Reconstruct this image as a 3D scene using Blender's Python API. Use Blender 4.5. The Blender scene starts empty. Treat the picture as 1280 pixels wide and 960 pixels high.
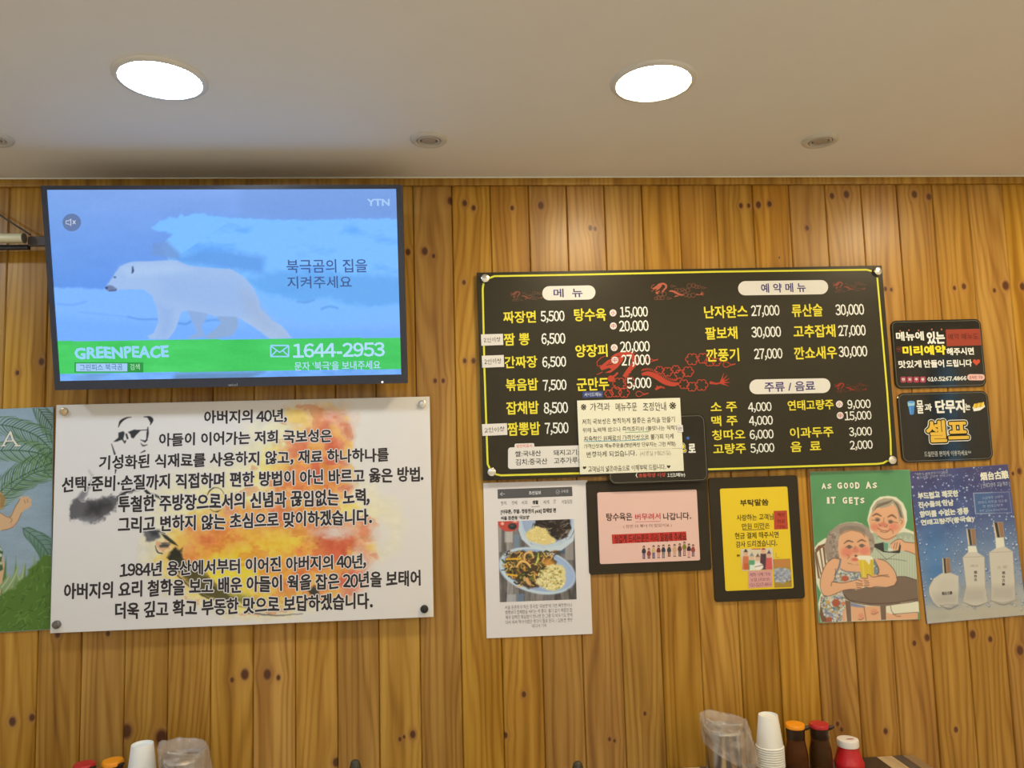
import bpy, bmesh, math, random
import numpy as np
from mathutils import Vector, Matrix
from mathutils.geometry import tessellate_polygon

# ------------------------------------------------------------------ camera, world, exposure
SC = bpy.context.scene
COL = SC.collection
P = 0.11                       # width of one wall board in metres
FPX = 955.4                    # focal length in pixels of a 1280 px wide frame
YAW, PITCH, ROLL = 0.06983, 0.09412, -0.02798
CAM = Vector((0.0823 * P, -19.330 * P, 1.59))
FW = Vector((math.sin(YAW) * math.cos(PITCH), math.cos(YAW) * math.cos(PITCH), math.sin(PITCH)))
_r = FW.cross(Vector((0, 0, 1))).normalized(); _u = _r.cross(FW)
RT = _r * math.cos(ROLL) + _u * math.sin(ROLL)
UP = _u * math.cos(ROLL) - _r * math.sin(ROLL)
cam_data = bpy.data.cameras.new('camera')
cam_data.sensor_width = 36.0; cam_data.lens = FPX / 1280 * 36.0
cam_data.clip_start = 0.02; cam_data.clip_end = 50
cam = bpy.data.objects.new('camera', cam_data); COL.objects.link(cam)
cam.matrix_world = Matrix(((RT.x, UP.x, -FW.x, CAM.x), (RT.y, UP.y, -FW.y, CAM.y), (RT.z, UP.z, -FW.z, CAM.z), (0, 0, 0, 1)))
SC.camera = cam
world = bpy.data.worlds.new('world'); SC.world = world; world.use_nodes = True
world.node_tree.nodes['Background'].inputs[0].default_value = (0.25, 0.6, 0.85, 1)
world.node_tree.nodes['Background'].inputs[1].default_value = 4.5
SC.view_settings.view_transform = 'Standard'; SC.view_settings.look = 'None'
SC.view_settings.gamma = 1.0; SC.view_settings.use_curve_mapping = False
SC.view_settings.exposure = -0.14
LAMP_COOL = ((0.70, 0.83, 1.0), 92.0)      # colour and radiance of the downlights
LAMP_WARM = ((1.0, 0.81, 0.52), 138.0)
CEIL = 1.59 + 7.225 * P
TABLE_Z = 1.59 - 7.75 * P

# ------------------------------------------------------------------ helpers
def ray(x, y):
    return FW + RT * ((x - 640) / FPX) - UP * ((y - 480) / FPX)
def at(x, y, dist):            # the point seen at a pixel, at this distance in front of the wall
    D = ray(x, y); t = (-dist - CAM.y) / D.y
    return CAM + D * t
def at_z(x, y, z):
    D = ray(x, y); t = (z - CAM.z) / D.z
    return CAM + D * t
def lin(c):
    c = c / 255.0
    return c / 12.92 if c <= 0.04045 else ((c + 0.055) / 1.055) ** 2.4
WREF = (219, 205, 184)         # how white paper of albedo 0.8 looks in this room's light
def pc(r, g, b):               # colour as seen -> surface colour
    return tuple(min(0.9, max(0.004, lin(v) * 0.8 / lin(w))) for v, w in zip((r, g, b), WREF))
def raw(r, g, b):
    return (lin(r), lin(g), lin(b))
MATS = {}
def M(name, color, rough=0.5, metal=0.0, spec=0.5, coat=0.0, emit=None, alpha=1.0, trans=0.0, ior=1.45):
    if name in MATS: return MATS[name]
    m = bpy.data.materials.new(name); m.use_nodes = True
    b = m.node_tree.nodes['Principled BSDF']
    b.inputs['Base Color'].default_value = (*color, 1)
    b.inputs['Roughness'].default_value = rough
    b.inputs['Metallic'].default_value = metal
    b.inputs['Specular IOR Level'].default_value = spec
    b.inputs['Coat Weight'].default_value = coat
    b.inputs['Coat Roughness'].default_value = 0.08
    b.inputs['IOR'].default_value = ior
    b.inputs['Transmission Weight'].default_value = trans
    b.inputs['Alpha'].default_value = alpha
    if emit:
        b.inputs['Emission Color'].default_value = (*emit[0], 1); b.inputs['Emission Strength'].default_value = emit[1]
    MATS[name] = m
    return m
def mottle(m, scale=40, amount=0.12, bump=0.0, stretch=(1, 1, 1)):     # fine procedural variation on a plain material
    nt = m.node_tree; b = nt.nodes['Principled BSDF']
    tc = nt.nodes.new('ShaderNodeTexCoord'); mp = nt.nodes.new('ShaderNodeMapping'); mp.inputs['Scale'].default_value = stretch
    nz = nt.nodes.new('ShaderNodeTexNoise'); nz.inputs['Scale'].default_value = scale; nz.inputs['Detail'].default_value = 4
    hs = nt.nodes.new('ShaderNodeHueSaturation'); hs.inputs['Color'].default_value = b.inputs['Base Color'].default_value
    mr = nt.nodes.new('ShaderNodeMapRange'); mr.inputs['To Min'].default_value = 1 - amount; mr.inputs['To Max'].default_value = 1 + amount
    L = nt.links
    L.new(tc.outputs['Object'], mp.inputs[0]); L.new(mp.outputs[0], nz.inputs['Vector'])
    L.new(nz.outputs[0], mr.inputs[0]); L.new(mr.outputs[0], hs.inputs['Value']); L.new(hs.outputs[0], b.inputs['Base Color'])
    if bump:
        bp = nt.nodes.new('ShaderNodeBump'); bp.inputs['Strength'].default_value = bump; bp.inputs['Distance'].default_value = 0.002
        L.new(nz.outputs[0], bp.inputs['Height']); L.new(bp.outputs[0], b.inputs['Normal'])
    return m
def ink(r, g, b, rough=0.5):
    return M('ink_%d_%d_%d' % (r, g, b), pc(r, g, b), rough, spec=0.35)
def glow(r, g, b, k=1.0):
    return M('screen_%d_%d_%d' % (r, g, b), (0, 0, 0), 0.35, emit=(raw(r, g, b), k * 1.1))

def link(name, me, parent=None):
    o = bpy.data.objects.new(name, me); COL.objects.link(o)
    if parent is not None: o.parent = parent
    return o
def tag(o, label=None, cat=None, group=None, kind=None):
    if label: o['label'] = label
    if cat: o['category'] = cat
    if group: o['group'] = group
    if kind: o['kind'] = kind
    return o
def mesh_obj(name, verts, faces, mats, parent=None, mi=None, smooth=False):
    me = bpy.data.meshes.new(name); me.from_pydata([tuple(v) for v in verts], [], faces)
    for m in (mats if isinstance(mats, (list, tuple)) else [mats]): me.materials.append(m)
    if mi is not None: me.polygons.foreach_set('material_index', mi)
    if smooth: me.polygons.foreach_set('use_smooth', [True] * len(me.polygons))
    me.update()
    return link(name, me, parent)
def bm_obj(name, bm, mats, parent=None, smooth=False):
    me = bpy.data.meshes.new(name); bmesh.ops.recalc_face_normals(bm, faces=bm.faces); bm.to_mesh(me); bm.free()
    for m in (mats if isinstance(mats, (list, tuple)) else [mats]): me.materials.append(m)
    if smooth:
        me.polygons.foreach_set('use_smooth', [True] * len(me.polygons)); me.set_sharp_from_angle(angle=math.radians(38))
    return link(name, me, parent)
def add_box(bm, x0, x1, y0, y1, z0, z1, bevel=0.0):
    r = bmesh.ops.create_cube(bm, size=1.0, matrix=Matrix.Translation(((x0 + x1) / 2, (y0 + y1) / 2, (z0 + z1) / 2)) @ Matrix.Diagonal((x1 - x0, y1 - y0, z1 - z0, 1)))
    if bevel:
        es = list({e for v in r['verts'] for e in v.link_edges})
        bmesh.ops.bevel(bm, geom=es, offset=bevel, segments=2, affect='EDGES', profile=0.5)
def box_obj(name, x0, x1, y0, y1, z0, z1, mat, parent=None, bevel=0.0):
    bm = bmesh.new(); add_box(bm, x0, x1, y0, y1, z0, z1, bevel); return bm_obj(name, bm, mat, parent, bevel > 0)
def lathe(bm, prof, n=32, cx=0, cy=0, cz=0, axis='Z'):
    rings = []
    for (r, h) in prof:
        if r < 1e-6: 
            p = (cx, cy, cz + h) if axis == 'Z' else ((cx, cy - h, cz) if axis == 'Y' else (cx + h, cy, cz))
            rings.append([bm.verts.new(p)]); continue
        rg = []
        for k in range(n):
            a = 2 * math.pi * k / n; c, s = r * math.cos(a), r * math.sin(a)
            p = (cx + c, cy + s, cz + h) if axis == 'Z' else ((cx + c, cy - h, cz + s) if axis == 'Y' else (cx + h, cy + c, cz + s))
            rg.append(bm.verts.new(p))
        rings.append(rg)
    for a, b in zip(rings, rings[1:]):
        if len(a) == 1 and len(b) == 1: continue
        for k in range(n):
            k2 = (k + 1) % n
            if len(a) == 1: bm.faces.new((a[0], b[k], b[k2]))
            elif len(b) == 1: bm.faces.new((a[k], a[k2], b[0]))
            else: bm.faces.new((a[k], a[k2], b[k2], b[k]))
def lathe_obj(name, prof, mat, parent=None, n=32, c=(0, 0, 0), axis='Z'):
    bm = bmesh.new(); lathe(bm, prof, n, *c, axis); return bm_obj(name, bm, mat, parent, True)
def tube(bm, pts, rad, n=10, caps=True):
    pts = [Vector(p) for p in pts]; rings = []
    rads = rad if isinstance(rad, (list, tuple)) else [rad] * len(pts)
    for i, p in enumerate(pts):
        d = (pts[min(i + 1, len(pts) - 1)] - pts[max(i - 1, 0)]).normalized()
        ref = Vector((0, 0, 1)) if abs(d.z) < 0.9 else Vector((1, 0, 0))
        a = d.cross(ref).normalized(); b = a.cross(d)
        rings.append([bm.verts.new(p + (a * math.cos(2 * math.pi * k / n) + b * math.sin(2 * math.pi * k / n)) * rads[i]) for k in range(n)])
    for a, b in zip(rings, rings[1:]):
        for k in range(n): bm.faces.new((a[k], a[(k + 1) % n], b[(k + 1) % n], b[k]))
    if caps: bm.faces.new(rings[0]); bm.faces.new(rings[-1])
def empty(name, loc, parent=None):
    o = link(name, None, parent); o.location = loc; o.empty_display_size = 0.05; return o

# ------------------------------------------------------------------ flat things on the wall: a frame (u to the right, v up) fitted to a sign
class Sheet:
    """A rectangle hanging at a distance in front of the wall; pixel readings from the photograph are turned into its own u, v in metres."""
    def __init__(s, name, TL, TR, BR, BL, off, label=None, cat=None, group=None, off_top=None):
        ot = off if off_top is None else off_top
        a, b, c, d = at(*TL, ot), at(*TR, ot), at(*BR, off), at(*BL, off)
        eu = ((b - a) + (c - d)).normalized(); ev = ((a - d) + (b - c)).normalized()
        ev = (ev - eu * ev.dot(eu)).normalized(); n = eu.cross(ev)            # n points to the wall side? eu x ev = -y
        s.n = n; s.eu, s.ev = eu, ev
        s.W = ((b - a).length + (c - d).length) / 2; s.H = ((a - d).length + (b - c).length) / 2
        ctr = (a + b + c + d) / 4
        s.o = ctr - ev * s.H / 2
        s.name = name
        s.root = empty(name, s.o)
        y = -n
        s.root.matrix_world = Matrix(((eu.x, y.x, ev.x, s.o.x), (eu.y, y.y, ev.y, s.o.y), (eu.z, y.z, ev.z, s.o.z), (0, 0, 0, 1)))
        tag(s.root, label, cat, group)
    def loc(s, x, y):
        D = ray(x, y); t = (s.o - CAM).dot(s.n) / D.dot(s.n); q = CAM + D * t - s.o
        return q.dot(s.eu), q.dot(s.ev)
    def px(s, U, V):           # numpy: u, v -> pixel
        rel = np.array(s.o - CAM)[None, :] + U[:, None] * np.array(s.eu)[None, :] + V[:, None] * np.array(s.ev)[None, :]
        f = rel @ np.array(FW); return 640 + FPX * (rel @ np.array(RT)) / f, 480 - FPX * (rel @ np.array(UP)) / f
    def rounded(s, u0, u1, v0, v1, r, n=6):
        if r <= 0: return [(u0, v0), (u1, v0), (u1, v1), (u0, v1)]
        pts = []
        for cx, cy, a0 in ((u1 - r, v0 + r, -90), (u1 - r, v1 - r, 0), (u0 + r, v1 - r, 90), (u0 + r, v0 + r, 180)):
            for k in range(n + 1):
                a = math.radians(a0 + 90 * k / n); pts.append((cx + r * math.cos(a), cy + r * math.sin(a)))
        return pts
    def board(s, name, mat, thick, r=0.0, rect=None, y=0.0, edge=None, bulge=0.0):
        u0, u1, v0, v1 = rect or (-s.W / 2, s.W / 2, 0, s.H)
        pts = s.rounded(u0, u1, v0, v1, r); n = len(pts)
        e = min(0.0006, thick * 0.3)
        ins = s.rounded(u0 + e, u1 - e, v0 + e, v1 - e, max(r - e, 0)) if True else pts
        V = [(u, y, v) for u, v in ins] + [(u, y + e, v) for u, v in pts] + [(u, y + thick, v) for u, v in pts]
        F = [list(range(n)), list(range(2 * n, 3 * n))[::-1]]
        mi = [0, 0]
        for k in range(n):
            j = (k + 1) % n
            F.append([n + k, n + j, j, k]); F.append([2 * n + k, 2 * n + j, n + j, n + k]); mi += [0, 1 if edge else 0]
        return mesh_obj(name, V, F, [mat, edge] if edge else mat, s.root, mi)
    def pin(s, x, y, mats, r=0.010, h=0.012, name='pin', back=0.0):
        u, v = s.loc(x, y)
        bm = bmesh.new()
        lathe(bm, [(0, h), (r * 0.8, h), (r * 0.96, h - 0.001), (r, h - 0.0025), (r, 0.0), (r * 0.62, 0.0), (r * 0.62, -back)], 24, u, 0, v, 'Y')
        return bm_obj(name, bm, mats, s.root, True)

TXT = {}
TYPE = bpy.data.objects.new('typesetter', bpy.data.curves.new('typesetter', 'FONT')); TYPE.data.size = 1; TYPE.data.fill_mode = 'FRONT'   # never linked to the scene
def glyphs(t, res):            # filled outlines of a short run of characters
    o = TYPE; c = o.data; c.body = t; c.resolution_u = res; m = o.to_mesh()
    V = np.array([v.co[:2] for v in m.vertices], float).reshape(-1, 2); F = [list(p.vertices) for p in m.polygons]
    o.to_mesh_clear()
    return V, F
NUM = {c: chr(ord(c) + 0xFEE0) for c in '0123456789,.'}
ADV = {',': .27, '.': .27}
def text_mesh(t, res=2):
    k = (t, res)
    if k in TXT: return TXT[k]
    runs = []                   # figures are set one by one, everything else in runs
    for c in t:
        if c in NUM: runs.append((True, c))
        elif runs and not runs[-1][0]: runs[-1] = (False, runs[-1][1] + c)
        else: runs.append((False, c))
    V = []; F = []; x = 0.0; n = 0
    for num, r in runs:
        if num:
            g = (r, res, 'n')
            if g not in TXT: TXT[g] = glyphs(NUM[r], res)
            v, f = TXT[g]; w = v[:, 0].max() - v[:, 0].min(); a = ADV.get(r, .555); off = x + (a - w) / 2 - v[:, 0].min(); x += a
        else:
            core = r.strip(' '); lead = len(r) - len(r.lstrip(' ')); trail = len(r) - len(r.rstrip(' '))
            if not core: x += .26 * len(r); continue
            v, f = glyphs(core, res); x += .26 * lead + (.09 if x else 0); off = x - v[:, 0].min(); x = off + v[:, 0].max() + .06 + .26 * trail
        V.append(v + np.array((off, 0))); F += [[q + n for q in p] for p in f]; n += len(v)
    V = np.concatenate(V); cnt = {}
    for p in F:
        for a, b in zip(p, p[1:] + p[:1]): e = (a, b) if a < b else (b, a); cnt[e] = cnt.get(e, 0) + 1
    TXT[k] = (V, F, np.array([e for e, c in cnt.items() if c == 1], int)); return TXT[k]

class Ink:
    """Collects flat printed shapes of one sheet and links them as one mesh."""
    def __init__(s, sheet, depth=0.0003, name='lettering'):
        s.S = sheet; s.d = depth; s.name = name; s.V = []; s.F = []; s.mi = []; s.mats = []; s.k = 0
    def _m(s, mat):
        if mat not in s.mats: s.mats.append(mat)
        return s.mats.index(mat)
    def add(s, uv, faces, mat, lift=0):
        b = len(s.V); i = s._m(mat); s.k += 1; dep = -(s.d + lift * 0.00012 + (s.k % 24) * 2e-6)
        s.V += [(u, dep, v) for u, v in uv]; s.F += [[b + q for q in f] for f in faces]; s.mi += [i] * len(faces)
    def stroke(s, q, edges, w, mat, lift):                 # thickens an outline: a bar along every edge, a disc on every corner
        if not len(edges): return
        A, B = q[edges[:, 0]], q[edges[:, 1]]; d = B - A; L = np.hypot(d[:, 0], d[:, 1]) + 1e-9; n = np.stack([-d[:, 1], d[:, 0]], 1) / L[:, None] * w
        m = len(A); Q = np.stack([A + n, A - n, B - n, B + n], 1).reshape(-1, 2)
        ids = np.unique(edges); C = q[ids]; N = 7; an = np.arange(N) * 2 * np.pi / N; D = (C[:, None, :] + w * np.stack([np.cos(an), np.sin(an)], 1)[None]).reshape(-1, 2)
        base = s.d + lift * 0.00012
        dq = -(base + 2e-6 * (np.arange(m) % 9) ).repeat(4); dd = -(base + 2.2e-5 + 2e-6 * (np.arange(len(C)) % 7)).repeat(N)
        b = len(s.V); i = s._m(mat)
        s.V += list(zip(Q[:, 0].tolist(), dq.tolist(), Q[:, 1].tolist())) + list(zip(D[:, 0].tolist(), dd.tolist(), D[:, 1].tolist()))
        s.F += (b + np.arange(4 * m)).reshape(-1, 4).tolist() + (b + 4 * m + np.arange(len(C) * N)).reshape(-1, N).tolist(); s.mi += [i] * (m + len(C))
    def text(s, t, x0, y0, x1, y1, mat, bold=0.0, lift=0, wob=0.0, halo=None, halo_w=0.07, rot=0.0, grow=False):
        V, F, E = text_mesh(t, 1 if y1 - y0 < 7.5 else 2)
        lo, hi = V.min(0), V.max(0)
        xc, yc = (x0 + x1) / 2, (y0 + y1) / 2
        u0 = s.S.loc(x0, yc)[0]; u1 = s.S.loc(x1, yc)[0]; v1 = s.S.loc(xc, y0)[1]; v0 = s.S.loc(xc, y1)[1]
        em = (v1 - v0) / (hi - lo)[1]; bw = bold * em
        if not grow: u0 += bw; u1 -= bw; v0 += bw; v1 -= bw
        q = (V - lo) / (hi - lo)
        if wob:
            ph = (x0 * 1.3 + y0 * 0.7) % 6.28; X, Y = V[:, 0], V[:, 1]
            q = q + np.stack([wob * 0.35 * np.sin(Y * 5.3 + X * 1.7 + ph) / max(1.0, (hi - lo)[0]), wob * (np.sin(X * 2.9 + ph) * 0.8 + 0.5 * np.sin(X * 7.1 + Y * 3 + ph * 2))], 1)
        U = u0 + q[:, 0] * (u1 - u0); W = v0 + q[:, 1] * (v1 - v0)
        if rot:
            cu, cv = (u0 + u1) / 2, (v0 + v1) / 2; a = math.radians(rot)
            U, W = cu + (U - cu) * math.cos(a) - (W - cv) * math.sin(a), cv + (U - cu) * math.sin(a) + (W - cv) * math.cos(a)
        q = np.stack([U, W], 1)
        if halo: s.stroke(q, E, (bold + halo_w) * em, halo, lift - 0.8)
        if bold: s.stroke(q, E, bw, mat, lift)
        s.add(list(zip(U.tolist(), W.tolist())), F, mat, lift + (0.4 if bold else 0))
    def poly(s, pts, mat, lift=0, uv=False):
        q = pts if uv else [s.S.loc(*p) for p in pts]
        tri = tessellate_polygon([[Vector((a, b, 0)) for a, b in q]])
        s.add(q, [list(t) for t in tri], mat, lift)
    def line(s, pts, w, mat, lift=0, closed=False):       # w in pixels of the photograph
        q = [Vector(s.S.loc(*p)) for p in pts]
        ws = [v * 0.00228 for v in (w if isinstance(w, list) else [w] * len(q))]
        if closed: q.append(q[0]); ws.append(ws[0])
        n = len(q); L = []; R = []
        for i in range(n):
            a = q[i - 1] if i else (q[-2] if closed else q[0]); b = q[i + 1] if i < n - 1 else (q[1] if closed else q[-1])
            d = (b - a); d = d.normalized() if d.length > 1e-9 else Vector((1, 0)); nn = Vector((-d.y, d.x)) * ws[i] / 2
            L.append(tuple(q[i] + nn)); R.append(tuple(q[i] - nn))
        s.add(L + R, [[i, i + 1, n + i + 1, n + i] for i in range(n - 1)], mat, lift)
    def ell(s, cx, cy, rx, ry, mat, lift=0, n=20, rot=0):
        a0 = math.radians(rot)
        s.poly([(cx + rx * math.cos(t) * math.cos(a0) - ry * math.sin(t) * math.sin(a0), cy + rx * math.cos(t) * math.sin(a0) + ry * math.sin(t) * math.cos(a0)) for t in [2 * math.pi * k / n for k in range(n)]], mat, lift)
    def ring(s, cx, cy, rx, ry, w, mat, lift=0, n=20, a0=0, a1=360):
        s.line([(cx + rx * math.cos(math.radians(a0 + (a1 - a0) * k / n)), cy + ry * math.sin(math.radians(a0 + (a1 - a0) * k / n))) for k in range(n + 1)], w, mat, lift)
    def rrect(s, x0, y0, x1, y1, r, mat, lift=0, skew=0.0):   # pixels; skew = rise of the top edge per pixel
        pts = []
        for cx, cy, a0 in ((x1 - r, y1 - r, 0), (x0 + r, y1 - r, 90), (x0 + r, y0 + r, 180), (x1 - r, y0 + r, 270)):
            for k in range(6):
                a = math.radians(a0 + 18 * k); X = cx + r * math.cos(a); pts.append((X, cy + r * math.sin(a) - skew * (X - (x0 + x1) / 2)))
        s.poly(pts, mat, lift)
    def done(s):
        if s.V: return tag(mesh_obj(s.name, s.V, s.F, s.mats, s.S.root, s.mi), kind='stuff')

# ------------------------------------------------------------------ painted prints: colours computed by brush strokes on a fine grid
def hsh(i, j, seed):
    h = (i.astype(np.int64) * 374761393 + j.astype(np.int64) * 668265263 + seed * 1442695041) & 0xffffffff
    h = ((h ^ (h >> 13)) * 1274126177) & 0xffffffff
    return ((h ^ (h >> 16)) & 0xffff) / 65535.0
def vnoise(x, y, seed=0):
    i = np.floor(x); j = np.floor(y); fx = x - i; fy = y - j; fx = fx * fx * (3 - 2 * fx); fy = fy * fy * (3 - 2 * fy)
    return (hsh(i, j, seed) * (1 - fx) + hsh(i + 1, j, seed) * fx) * (1 - fy) + (hsh(i, j + 1, seed) * (1 - fx) + hsh(i + 1, j + 1, seed) * fx) * fy
def fbm(x, y, seed=0, o=4):
    r = 0; a = 0.5; t = 0
    for k in range(o): r = r + a * vnoise(x * 2 ** k, y * 2 ** k, seed + k); t += a; a *= 0.55
    return r / t
class Paint:
    def __init__(s, sheet, rect=None, step=0.0012, base=(255, 255, 255)):
        s.S = sheet; u0, u1, v0, v1 = rect or (-sheet.W / 2, sheet.W / 2, 0, sheet.H)
        s.nu = max(2, int((u1 - u0) / step)); s.nv = max(2, int((v1 - v0) / step))
        U, V = np.meshgrid(np.linspace(u0, u1, s.nu + 1), np.linspace(v0, v1, s.nv + 1)); s.U = U.ravel(); s.V = V.ravel()
        s.x, s.y = sheet.px(s.U, s.V)
        s.c = np.empty((len(s.x), 3)); s.c[:] = base
    def mix(s, idx, cov, col):
        cov = cov[:, None]; s.c[idx] = s.c[idx] * (1 - cov) + (np.asarray(col, float) if np.ndim(col) == 1 else col) * cov
    def _box(s, x0, x1, y0, y1, m):
        q = [s.S.loc(a, b) for a in (x0 - m, x1 + m) for b in (y0 - m, y1 + m)]; us = [a for a, _ in q]; vs = [b for _, b in q]
        fu = lambda u: (u - s.U[0]) / (s.U[s.nu] - s.U[0]) * s.nu; fv = lambda v: (v - s.V[0]) / (s.V[-1] - s.V[0]) * s.nv
        i0, i1 = max(0, int(fu(min(us)))), min(s.nu, int(fu(max(us))) + 1); j0, j1 = max(0, int(fv(min(vs)))), min(s.nv, int(fv(max(vs))) + 1)
        if i1 < i0 or j1 < j0: return np.zeros(0, int)
        return (np.arange(j0, j1 + 1)[:, None] * (s.nu + 1) + np.arange(i0, i1 + 1)[None, :]).ravel()
    def _jit(s, idx, j, seed=5, sc=6.0):
        X, Y = s.x[idx], s.y[idx]
        if j: X = X + j * (fbm(X / sc, Y / sc, seed) - 0.5) * 2; Y = Y + j * (fbm(X / sc, Y / sc, seed + 9) - 0.5) * 2
        return X, Y
    def poly(s, pts, col, a=1.0, soft=0.7, jit=0.0, seed=5, sc=6.0):
        p = np.array(pts, float); idx = s._box(p[:, 0].min(), p[:, 0].max(), p[:, 1].min(), p[:, 1].max(), soft + jit + 1)
        if not len(idx): return
        X, Y = s._jit(idx, jit, seed, sc); ins = np.zeros(len(idx), bool); dmin = np.full(len(idx), 1e9)
        for (ax, ay), (bx, by) in zip(p, np.roll(p, -1, 0)):
            cond = ((ay > Y) != (by > Y)); xi = (bx - ax) * (Y - ay) / ((by - ay) if by != ay else 1e-9) + ax; ins ^= cond & (X < xi)
            dx, dy = bx - ax, by - ay; t = np.clip(((X - ax) * dx + (Y - ay) * dy) / (dx * dx + dy * dy + 1e-9), 0, 1)
            dmin = np.minimum(dmin, np.hypot(X - ax - t * dx, Y - ay - t * dy))
        sd = np.where(ins, dmin, -dmin); s.mix(idx, np.clip(0.5 + sd / (2 * soft), 0, 1) * a, col)
    def ell(s, cx, cy, rx, ry, col, a=1.0, soft=0.7, rot=0, jit=0.0, seed=5, sc=6.0):
        R = max(rx, ry); idx = s._box(cx - R, cx + R, cy - R, cy + R, soft + jit + 1)
        if not len(idx): return
        X, Y = s._jit(idx, jit, seed, sc); t = math.radians(rot); dx = (X - cx) * math.cos(t) + (Y - cy) * math.sin(t); dy = -(X - cx) * math.sin(t) + (Y - cy) * math.cos(t)
        d = np.hypot(dx / rx, dy / ry); sd = (1 - d) * min(rx, ry); s.mix(idx, np.clip(0.5 + sd / (2 * soft), 0, 1) * a, col)
    def line(s, pts, w, col, a=1.0, soft=0.6, jit=0.0):
        p = np.array(pts, float); w = np.broadcast_to(np.array(w, float), (len(p),)); mw = w.max()
        idx = s._box(p[:, 0].min(), p[:, 0].max(), p[:, 1].min(), p[:, 1].max(), mw + soft + jit + 1)
        if not len(idx): return
        X, Y = s._jit(idx, jit); sd = np.full(len(idx), -1e9)
        for i in range(len(p) - 1):
            ax, ay = p[i]; dx, dy = p[i + 1] - p[i]; t = np.clip(((X - ax) * dx + (Y - ay) * dy) / (dx * dx + dy * dy + 1e-9), 0, 1)
            ww = (w[i] * (1 - t) + w[i + 1] * t) / 2; sd = np.maximum(sd, ww - np.hypot(X - ax - t * dx, Y - ay - t * dy))
        s.mix(idx, np.clip(0.5 + sd / (2 * soft), 0, 1) * a, col)
    def curve(s, pts, w, col, a=1.0, soft=0.6, jit=0.0, n=6):
        s.line(smooth(pts, n), w if np.ndim(w) == 0 else np.interp(np.linspace(0, 1, (len(pts) - 1) * n + 1), np.linspace(0, 1, len(w)), w), col, a, soft, jit)
    def done(s, name='picture', depth=0.0002, rough=0.45, emit=None, coat=0.0, spec=0.4):
        nu, nv = s.nu, s.nv; me = bpy.data.meshes.new(name)
        k = np.arange(nu * nv); i = k % nu; j = k // nu; b = j * (nu + 1) + i
        F = np.stack([b, b + 1, b + nu + 2, b + nu + 1], 1).ravel()
        me.vertices.add(len(s.U)); me.vertices.foreach_set('co', np.stack([s.U, np.full(len(s.U), -depth), s.V], 1).ravel())
        me.loops.add(len(F)); me.loops.foreach_set('vertex_index', F)
        me.polygons.add(nu * nv); me.polygons.foreach_set('loop_start', np.arange(0, 4 * nu * nv, 4)); me.polygons.foreach_set('loop_total', np.full(nu * nv, 4))
        me.update(calc_edges=True)
        c = np.clip(s.c / 255.0, 0, 1); c = np.where(c <= 0.04045, c / 12.92, ((c + 0.055) / 1.055) ** 2.4)
        if not emit: c = np.clip(c * 0.8 / np.array([lin(w) for w in WREF]), 0.004, 0.88)
        at_ = me.color_attributes.new('print', 'FLOAT_COLOR', 'POINT'); at_.data.foreach_set('color', np.concatenate([c, np.ones((len(c), 1))], 1).ravel())
        key = 'print_%s_%s_%s' % (rough, emit, coat)
        if key not in MATS:
            m = M(key, (0.8, 0.8, 0.8), rough, coat=coat, spec=spec); nt = m.node_tree; bs = nt.nodes['Principled BSDF']
            an = nt.nodes.new('ShaderNodeAttribute'); an.attribute_name = 'print'
            if emit:
                bs.inputs['Base Color'].default_value = (0.0, 0.0, 0.0, 1); nt.links.new(an.outputs['Color'], bs.inputs['Emission Color']); bs.inputs['Emission Strength'].default_value = emit
            else: nt.links.new(an.outputs['Color'], bs.inputs['Base Color'])
        me.materials.append(MATS[key])
        return link(name, me, s.S.root)
def smooth(pts, n=6):
    p = [np.array(q, float) for q in pts]; p = [2 * p[0] - p[1]] + p + [2 * p[-1] - p[-2]]; out = []
    for i in range(1, len(p) - 2):
        for k in range(n):
            t = k / n; a, b, c, d = p[i - 1:i + 3]
            out.append(tuple(0.5 * ((2 * b) + (c - a) * t + (2 * a - 5 * b + 4 * c - d) * t * t + (3 * b - a - 3 * c + d) * t ** 3)))
    out.append(tuple(p[-2])); return out
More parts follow.
